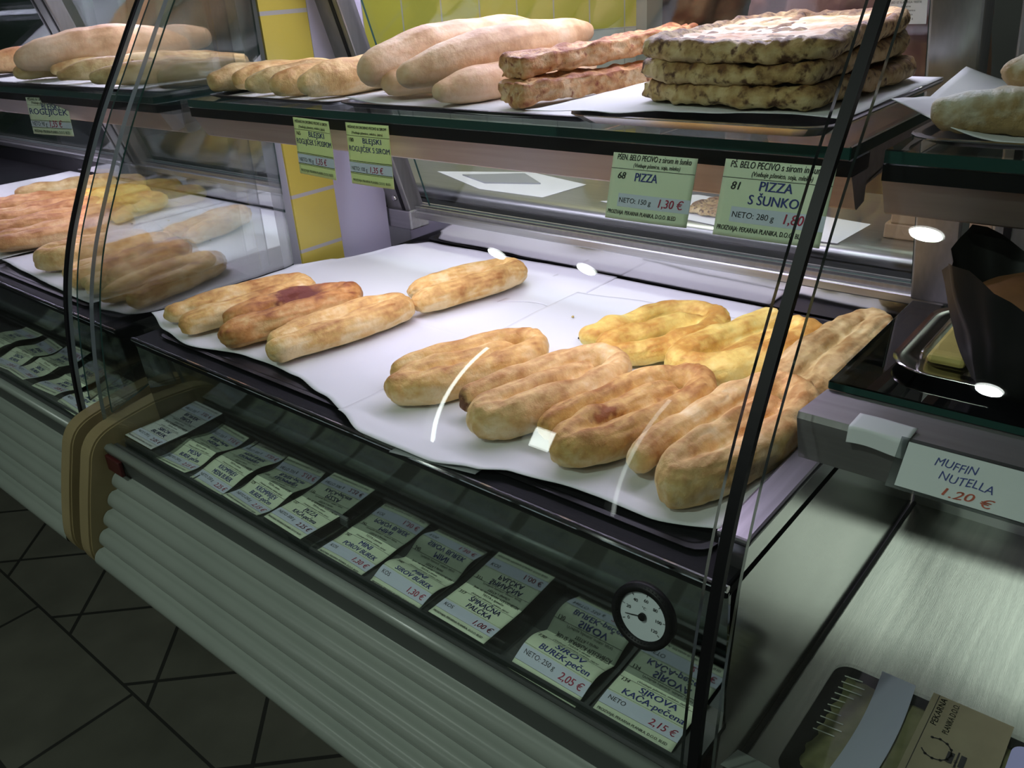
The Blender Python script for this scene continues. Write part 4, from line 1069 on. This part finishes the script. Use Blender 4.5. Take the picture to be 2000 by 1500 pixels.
bm = bmesh.new(); bmesh.ops.create_circle(bm, cap_ends=True, segments=48, radius=.0228)
for v in bm.verts: v.co.z = .004
obj('dial', bm, plain('dial_white', (.62, .68, .70), .5), th)
bm = bmesh.new()
fl = lambda a, b_: Vector((a, b_, .0044))
for k, n_ in enumerate(('0', '20', '40', '60', '80', '100', '120')):
    ang = math.radians(207 - 40.5 * k)
    text_into(bm, n_, math.cos(ang) * .0150, math.sin(ang) * .0150 - .0016, .0044, fl, None, 'C', .01)
    c, s = math.cos(ang), math.sin(ang)
    q = [(.0190, -.0003), (.0212, -.0003), (.0212, .0003), (.0190, .0003)]
    bm.faces.new([bm.verts.new((c * a - s * b_, s * a + c * b_, .0044)) for a, b_ in q])
text_into(bm, '°C', 0, .0062, .0038, fl, None, 'C')
obj('scale_marks', bm, M_ink, th)
bm = bmesh.new(); a0 = math.radians(192)
for v in [(-.001, -.0006), (.017, -.0004), (.017, .0004), (-.001, .0006)]: bm.verts.new((v[0] * math.cos(a0) - v[1] * math.sin(a0), v[0] * math.sin(a0) + v[1] * math.cos(a0), .0055))
bm.faces.new(bm.verts[:])
obj('needle', bm, M_ink, th)
obj('hub', disc(.0001, .0034, .0046, .0070, 24), M_black, th)

# ------------------------------------------------------------------ right counter goods
# muffin on its silver tray on the low shelf
tr = thing('serving_tray', 'rounded silver serving tray on the low shelf at the right', 'tray', (1.145, .232, 1.1025))
bm = bmesh.new()
def rr_loop(hx, hy, rr, zz, n=8):
    pts = []
    for sx, sy, a0 in ((1, 1, 0), (-1, 1, 90), (-1, -1, 180), (1, -1, 270)):
        for k in range(n + 1):
            a = math.radians(a0 + k * 90 / n)
            pts.append(bm.verts.new((sx * (hx - rr) + math.cos(a) * rr, sy * (hy - rr) + math.sin(a) * rr, zz)))
    return pts
Ls = [rr_loop(.090, .085, .035, .0065), rr_loop(.091, .086, .035, .0075), rr_loop(.086, .082, .034, .0068), rr_loop(.070, .066, .026, .005), rr_loop(.066, .062, .025, .001), rr_loop(.064, .060, .024, .0005)]
for a, b_ in zip(Ls, Ls[1:]):
    for i in range(len(a)): bm.faces.new((a[i], a[(i + 1) % len(a)], b_[(i + 1) % len(a)], b_[i]))
bm.faces.new(Ls[-1]); bmesh.ops.recalc_face_normals(bm, faces=bm.faces)
obj('tray_body', bm, plain('dark_tray_steel', (.40, .38, .36), .16, 1.0), tr, True)
ck = thing('cake_box', 'clear lidded box holding a flat yellow cake on the silver tray', 'cake box', (1.094, .232, 1.1040))
obj('cake', box(-.015, .015, -.052, .056, .001, .010, .004), varied('yellow_cake', (.58, .46, .14), (.70, .57, .20), 40, rough=.6), ck)
obj('box_lid', box(-.020, .020, -.058, .062, 0.0, .015, .006, 3), glass('clear_plastic', (.92, .92, .88), .07), ck)
mf = thing('muffin', 'muffin in a tall crumpled black paper wrap on the low shelf', 'muffin', (1.150, .180, 1.104))
mf.scale = (1.22, 1.22, 0.92)
bm = bmesh.new(); seg = 48; rings = []
for i in range(13):
    t = i / 12
    ring = []
    for k in range(seg):
        a = 2 * math.pi * k / seg
        pet = .5 + .5 * math.cos(4 * a + 2.6)
        r = .028 + .024 * t ** .8 + (.012 * pet * max(0, t - .6) * 2.5) + .0022 * math.sin(a * 16) * t + .003 * noise.noise(Vector((math.cos(a) * 3, math.sin(a) * 3, t * 3)))
        z = .088 * t * (1 + .34 * pet * max(0, t - .55) * 2.2)
        ring.append(bm.verts.new((r * math.cos(a), r * math.sin(a), z)))
    rings.append(ring)
for a, b_ in zip(rings, rings[1:]):
    for k in range(seg): bm.faces.new((a[k], a[(k + 1) % seg], b_[(k + 1) % seg], b_[k]))
bm.faces.new(rings[0][::-1])
obj('paper_wrap', bm, varied('black_wrap', (.004, .004, .004), (.008, .007, .007), 20, rough=.6), mf, True)
bm = bmesh.new(); bmesh.ops.create_uvsphere(bm, u_segments=28, v_segments=16, radius=.043)
for v in bm.verts:
    v.co.z = v.co.z * .62 + .066
    v.co += v.co.normalized() * .004 * noise.noise(v.co * 60)
obj('muffin_top', bm, varied('muffin_crust', (.16, .06, .02), (.28, .12, .04), 30, rough=.7, bump=.5), mf, True)

# hand-written sign and a strip of tape on the low shelf front
sg = bpy.data.objects.new('handwritten_sign', None); COL.objects.link(sg)
sg.matrix_world = frame((1.108, .0225, 1.079), (1, .01, 0), (0, .034, .036))
tag(sg, 'handwritten white card MUFFIN NUTELLA 1.20 € on the low shelf edge', 'sign')
obj('card', box(0, .095, 0, .033, -.0012, 0), plain('sign_card', (.60, .62, .62), .5), sg)
obj('plastic_sleeve', box(-.006, .101, -.002, .036, -.0032, -.0014), M_acryl, sg)
ib = bmesh.new(); fl = lambda a, b_: Vector((a, b_ + .0006 * math.sin(a * 300), .0004))
text_into(ib, 'MUFFIN', .020, .0215, .0085, fl, .027, 'L', .003, .2)
text_into(ib, 'NUTELLA', .025, .0125, .0085, fl, .034, 'L', .003, .2)
obj('handwriting', ib, M_blue, sg)
ob_ = bmesh.new(); text_into(ob_, '1.20 €', .030, .0025, .0085, fl, .032, 'L', .012, .25)
obj('price', ob_, M_orange, sg)
def tape_f(a, b_):
    L_ = b_ * .036
    if L_ < .012: y, z = -.0035 - .002 * (1 - L_ / .012), -.012 + L_
    else: y, z = -.0035 + (L_ - .012), .0008
    return Vector((a * .042, y, z + .0012 * math.sin(a * 5) * (1 if L_ < .012 else .3)))
tp = obj('tape_strip', patch(0, 1, 0, 1, tape_f, 12, 18, .0003), M_white, None, True, (1.064, .0520, 1.1002))
tag(tp, 'strip of white paper tape on the low shelf edge left of the sign', 'tape')

# packed goods in the steel well
pk = thing('food_package', 'black film-wrapped food tray with a brown printed band in the steel well', 'food package', (1.14, .128, .701))
def rrbox(hx, hy, rr, z0, z1, flare=0.0):
    b2 = bmesh.new(); L2 = []
    for zz, e in ((z0, -flare), (z1, 0.0)):
        pts = []
        for sx, sy, a0 in ((1, 1, 0), (-1, 1, 90), (-1, -1, 180), (1, -1, 270)):
            for k in range(7):
                a = math.radians(a0 + k * 15)
                pts.append(b2.verts.new((sx * (hx + e - rr) + math.cos(a) * rr, sy * (hy + e - rr) + math.sin(a) * rr, zz)))
        L2.append(pts)
    a, b_ = L2
    for i in range(len(a)): b2.faces.new((a[i], a[(i + 1) % len(a)], b_[(i + 1) % len(a)], b_[i]))
    b2.faces.new(a[::-1]); b2.faces.new(b_)
    bmesh.ops.recalc_face_normals(b2, faces=b2.faces)
    return b2
obj('package_tray', rrbox(.102, .086, .018, 0.0, .019, .01), M_blackpan, pk)
def bump_top(a, b_):
    x = (a - .5) * .176; y = (b_ - .5) * .142
    e = min(a, 1 - a, b_, 1 - b_)
    return Vector((x, y, .0185 + .004 * min(1, e * 9) + .0014 * noise.noise(Vector((x * 90, y * 90, 0)))))
obj('food', patch(0, 1, 0, 1, bump_top, 50, 40, .006), varied('green_tan_food', (.16, .17, .065), (.34, .31, .15), 28, rough=.6, bump=.4), pk, True)
film = rrbox(.101, .085, .018, .0245, .0252)
obj('film', film, glass('cling_film', (.93, .94, .93), .035, rough=.03), pk)
for k in range(10):
    obj('film_crease', tube([(-.088, .062 - k * .0095, .0262), (-.070 + .006 * math.sin(k), .0645 - k * .0095, .0262)], .0006, 6), plain('crease_gloss', (.55, .58, .5), .1) if k == 0 else MATS['crease_gloss'], pk)
def lift(zz): return lambda a, b_: Vector((a, b_, zz))
bd = obj('paper_band', box(-.008, .066, -.088, .093, .0256, .0262), M_kraft, pk)
ib = bmesh.new(); rot = lambda a, b_: Vector((-b_, a, .0266))
text_into(ib, 'PEKARNA', .050, -.006, .0085, rot, .040, 'L', .010, .1)
text_into(ib, 'PLANIKA D.O.O.', .045, -.018, .0080, rot, .044, 'L', .010, .1)
text_into(ib, 'Triglavska 43', -.005, -.034, .0045, rot, None, 'L'); text_into(ib, '4260 Bled', -.005, -.042, .0045, rot, None, 'L')
text_into(ib, 'tel. 04 574', -.005, -.050, .0045, rot, None, 'L'); text_into(ib, 'Bled', -.005, -.058, .0045, rot, None, 'L')
for (a0, a1, b0, b1) in ((-.086, .092, -.0022, -.0016), (.0, .0008, .0, -.03),):
    ib.faces.new([ib.verts.new(rot(*q)) for q in ((a0, -b0), (a1, -b0), (a1, -b1), (a0, -b1))]) if a1 - a0 > .01 else None
obj('band_lettering', ib, M_ink, bd)
# emblem: a round loaf in a wreath over a basket
eb = bmesh.new(); cx, cy = .022, -.014
def arc(r0, r1, a0, a1, n=26):
    for i in range(n):
        t0 = math.radians(a0 + (a1 - a0) * i / n); t1 = math.radians(a0 + (a1 - a0) * (i + 1) / n)
        eb.faces.new([eb.verts.new(rot(cx + r * math.sin(t) , cy + r * math.cos(t))) for r, t in ((r0, t0), (r1, t0), (r1, t1), (r0, t1))])
arc(.0125, .0138, 60, 330)
for k in range(9):
    a = math.radians(60 + k * 30); x, y = cx + .0135 * math.sin(a), cy + .0135 * math.cos(a)
    eb.faces.new([eb.verts.new(rot(x + .0016 * math.cos(q), y + .0016 * math.sin(q))) for q in [i * math.pi / 4 for i in range(8)]])
for (a0, a1, b0, b1) in ((-.010, .004, .010, .016), (-.012, .008, .018, .0195), (-.010, .006, .021, .026)):
    eb.faces.new([eb.verts.new(rot(cx + a, cy - b_)) for a, b_ in ((a0, b0), (a1, b0), (a1, b1), (a0, b1))])
obj('emblem', eb, M_ink, bd)
obj('film_reflection', patch(0, 1, 0, 1, lambda a, b_: Vector((-.060 + .034 * a + .006 * math.sin(b_ * 3), -.084 + .176 * b_, .0259)), 8, 24, .0003), plain('pale_film_reflection', (.40, .43, .50), .35), pk)  # bluish-white reflection on the film, painted as a thin pale strip
obj('second_reflection', rrbox(.018, .05, .012, .0272, .0277), plain('lavender_film_reflection', (.42, .42, .72), .4), pk).location = (.088, .022, 0)  # another bluish film reflection, modelled as a lavender-coloured patch

# ------------------------------------------------------------------ behind the counter
t = thing('back_worktop', 'long steel worktop behind the display counter', 'worktop', (0, 1.10, 0))
obj('top', extrude_profile([(0.0, .872), (-.012, .880), (-.014, .892), (-.004, .902), (.02, .905), (.42, .905), (.42, .870)], -1.35, 2.2, closed=True), M_steel, t, True)
obj('cabinet', box(-1.35, 2.2, .04, .42, 0.0, .870), varied('cabinet_grey', (.10, .10, .10), (.13, .13, .13), 3, rough=.5), t)
def flat_sheet(pts, z, label, name='paper_sheet', mat=None, cat='paper', th_=.0006):
    c = Vector((sum(p[0] for p in pts) / len(pts), sum(p[1] for p in pts) / len(pts), z))
    bm = bmesh.new(); a = [bm.verts.new((p[0] - c.x, p[1] - c.y, th_)) for p in pts]; b_ = [bm.verts.new((p[0] - c.x, p[1] - c.y, 0)) for p in pts]
    bm.faces.new(a); bm.faces.new(b_[::-1])
    for i in range(len(a)): bm.faces.new((a[i], b_[i], b_[(i + 1) % len(a)], a[(i + 1) % len(a)]))
    bmesh.ops.recalc_face_normals(bm, faces=bm.faces)
    return tag(obj(name, bm, mat or M_white, None, False, c), label, cat)
flat_sheet([(-.571, 1.25), (-.30, 1.135), (-.085, 1.137), (-.065, 1.30), (-.30, 1.36)], .9055, 'white paper sheets spread on the worktop behind the rear glass')
flat_sheet([(-.46, 1.24), (-.33, 1.19), (-.18, 1.25), (-.30, 1.33)], .9063, 'grey plastic folder lying on the papers on the worktop', 'plastic_folder', plain('grey_folder', (.28, .29, .31), .4), 'folder', .003)
flat_sheet([(.07, 1.17), (.50, 1.09), (.68, 1.10), (.69, 1.26), (.25, 1.33)], .9055, 'white paper under the pizza on the worktop', 'paper_sheet')
me = slab(.27, .14, .016, 140, 0.0)
o = obj('pizza_slab', me, B_pizza, None, True, (.44, 1.22, .9065)); tag(o, 'oval pizza lying on paper on the worktop behind the pizza labels', 'pizza')
# a stack of flat cartons on the worktop
for k in range(2):
    o = obj('flat_carton', box(-.09, .09, -.06, .06, 0, .03, .003), varied('carton_brown_%d' % k, (.24, .16, .09), (.30, .20, .11), 10, rough=.7), None, False, (.83 + .01 * k, 1.24, .9055 + .0305 * k))
    tag(o, ('lower' if k == 0 else 'upper') + ' brown flat carton of the pair behind the right posts', 'carton', 'brown cartons on the worktop')
# notice on the rear glass of the right bay
nt_ = obj('notice_sheet', box(-.021, .021, -.001, 0, -.0135, .0135), M_white, None, False, (.930, .500, 1.358))
nt_.rotation_euler = (math.radians(16), 0, 0)
tag(nt_, 'small white printed notice stuck on the rear glass above the pizzas', 'notice')
ib = bmesh.new(); fz = lambda a, b_: Vector((a, -.0014, b_))
for k in range(6): text_into(ib, ('JED IZ SLANEGA TESTA', 'pekarna', 'vsebuje pšenico', 'mleko, jajca', 'NETO 250 g', 'BLED')[k], 0, .0085 - k * .0042, .0030, fz, None, 'C')
obj('lettering', ib, M_ink, nt_)
# mint plastic crates on the left
for k, x in enumerate((-2.62, -2.32, -2.05)):
    tcr = obj('plastic_crate', rrbox(.115, .10, .02, 0, .42, -.01), plain('mint_plastic_%d' % k, ((.28, .46, .37), (.32, .50, .41), (.26, .42, .34))[k], .3), None, False, (x, 1.33, 1.02))
    tag(tcr, ('leftmost', 'middle', 'rightmost')[k] + ' of the mint green plastic crates on the shelf behind the left counter', 'crate', 'mint green crates behind the left counter')
t = thing('wall_shelf', 'grey shelf unit carrying the mint crates behind the left counter', 'shelf', (-2.35, 1.33, 0))
obj('shelf_board', box(-.75, .75, -.15, .16, .99, 1.019), plain('shelf_grey', (.16, .18, .17), .5), t)
for sx in (-.72, .72): obj('leg', box(sx - .02, sx + .02, -.12, .12, 0, .99), MATS['shelf_grey'], t)

# ------------------------------------------------------------------ the person behind the counter
M_skin = varied('skin', (.19, .095, .06), (.22, .115, .075), 8, rough=.55)
M_shirt = varied('dusty_pink_shirt', (.26, .115, .125), (.31, .14, .15), 6, rough=.8)
M_trous = plain('dark_trousers', (.02, .02, .025), .8)
M_hair = plain('dark_hair', (.015, .010, .008), .6)
pc = Vector((.46, 1.72, 0))
pr = thing('person', 'person in a dusty pink shirt standing behind the worktop, one arm hanging', 'person', pc)
def finger_set(hand, dr, side):
    P = []
    for k in range(4):
        a = Vector(hand) + Vector((0.0, -.026 + .017 * k, -.045)); L = (.062, .072, .068, .052)[k]
        P.append([(*a, .0085), (a.x, a.y, a.z - L * .4, .0082), (a.x + side * .006, a.y, a.z - L * .75, .0075), (a.x + side * .014, a.y, a.z - L, .0068)])
    b_ = Vector(hand) + Vector((0, -.030, -.005))
    P.append([(*b_, .010), (b_.x + side * .008, b_.y - .018, b_.z - .022, .0095), (b_.x + side * .014, b_.y - .024, b_.z - .048, .008)])
    return P
body = [[(-.005, .01, .93, .125), (0, 0, 1.08, .118), (0, .005, 1.22, .130), (0, .01, 1.34, .120), (0, .01, 1.42, .065), (0, .0, 1.47, .050), (0, -.01, 1.52, .055)],
        [(-.10, .01, 1.02, .10), (-.10, .0, 1.25, .085), (-.10, .01, 1.36, .07)], [(.10, .01, 1.02, .10), (.10, .0, 1.25, .085), (.10, .01, 1.36, .07)],
        [(-.10, .01, 1.385, .058), (-.19, .01, 1.375, .054), (-.245, .015, 1.27, .048), (-.285, .02, 1.12, .042), (-.285, -.03, 1.00, .036), (-.275, -.08, .88, .029), (-.272, -.10, .85, .026), (-.272, -.105, .80, .030)],
        [(.10, .01, 1.385, .058), (.19, .01, 1.375, .054), (.235, .015, 1.27, .048), (.265, .02, 1.12, .042), (.268, -.03, 1.00, .036), (.262, -.08, .88, .029), (.262, -.10, .85, .026), (.262, -.105, .80, .030)],
        [(-.085, .01, .95, .095), (-.095, .0, .75, .080), (-.10, -.01, .50, .058), (-.10, .015, .30, .050), (-.10, .02, .10, .036), (-.10, .01, .05, .036), (-.105, -.09, .032, .030), (-.108, -.16, .028, .024)],
        [(.085, .01, .95, .095), (.095, .0, .75, .080), (.10, -.01, .50, .058), (.10, .015, .30, .050), (.10, .02, .10, .036), (.10, .01, .05, .036), (.105, -.09, .032, .030), (.108, -.16, .028, .024)],
        [(0, -.085, 1.575, .020), (0, -.102, 1.560, .014)], [(0, -.088, 1.52, .016), (0, -.092, 1.515, .016)]]
body += finger_set((-.272, -.105, .80), 0, 1) + finger_set((.262, -.105, .80), 0, -1)
me = fuse(body, .0075, spheres=[((0, 0, 1.60), .090), ((0, -.02, 1.565), .078), ((0, -.035, 1.53), .055), ((-.088, .01, 1.575), .018), ((.088, .01, 1.575), .018), ((-.272, -.105, .775), .030), ((.262, -.105, .775), .030)])
obj('body', me, M_skin, pr, True)
shirt = [[(-.005, .01, .90, .140), (0, 0, 1.08, .130), (0, .005, 1.22, .142), (0, .01, 1.34, .130), (0, .012, 1.405, .075)],
         [(-.10, .01, .98, .112), (-.10, .0, 1.25, .097), (-.10, .01, 1.36, .082)], [(.10, .01, .98, .112), (.10, .0, 1.25, .097), (.10, .01, 1.36, .082)],
         [(-.10, .01, 1.385, .070), (-.19, .01, 1.372, .068), (-.240, .015, 1.28, .062)], [(.10, .01, 1.385, .070), (.19, .01, 1.372, .068), (.232, .015, 1.28, .062)]]
me = fuse(shirt, .009); doughy(me, 150, 1, .008, .003, False, 9, 22)
obj('shirt', me, M_shirt, pr, True)
tro = [[(-.05, .01, .93, .125), (.05, .01, .93, .125)], [(-.085, .01, .93, .108), (-.095, 0, .75, .093), (-.10, -.01, .5, .075), (-.10, .015, .3, .070), (-.10, .02, .10, .065)], [(.085, .01, .93, .108), (.095, 0, .75, .093), (.10, -.01, .5, .075), (.10, .015, .3, .070), (.10, .02, .10, .065)]]
me = fuse(tro, .010); obj('trousers', me, M_trous, pr, True)
me = fuse([[(0, .02, 1.665, .05), (0, .075, 1.62, .05), (0, .085, 1.55, .045)]], .009, spheres=[((0, .022, 1.622), .092)]); obj('hair', me, M_hair, pr, True)
for sx in (-1, 1):
    bm = bmesh.new(); bmesh.ops.create_uvsphere(bm, u_segments=12, v_segments=8, radius=.011, matrix=Matrix.Translation((sx * .032, -.083, 1.595)))
    obj('eye', bm, plain('eye_white_%d' % (sx + 1), (.5, .5, .5), .3), pr, True)
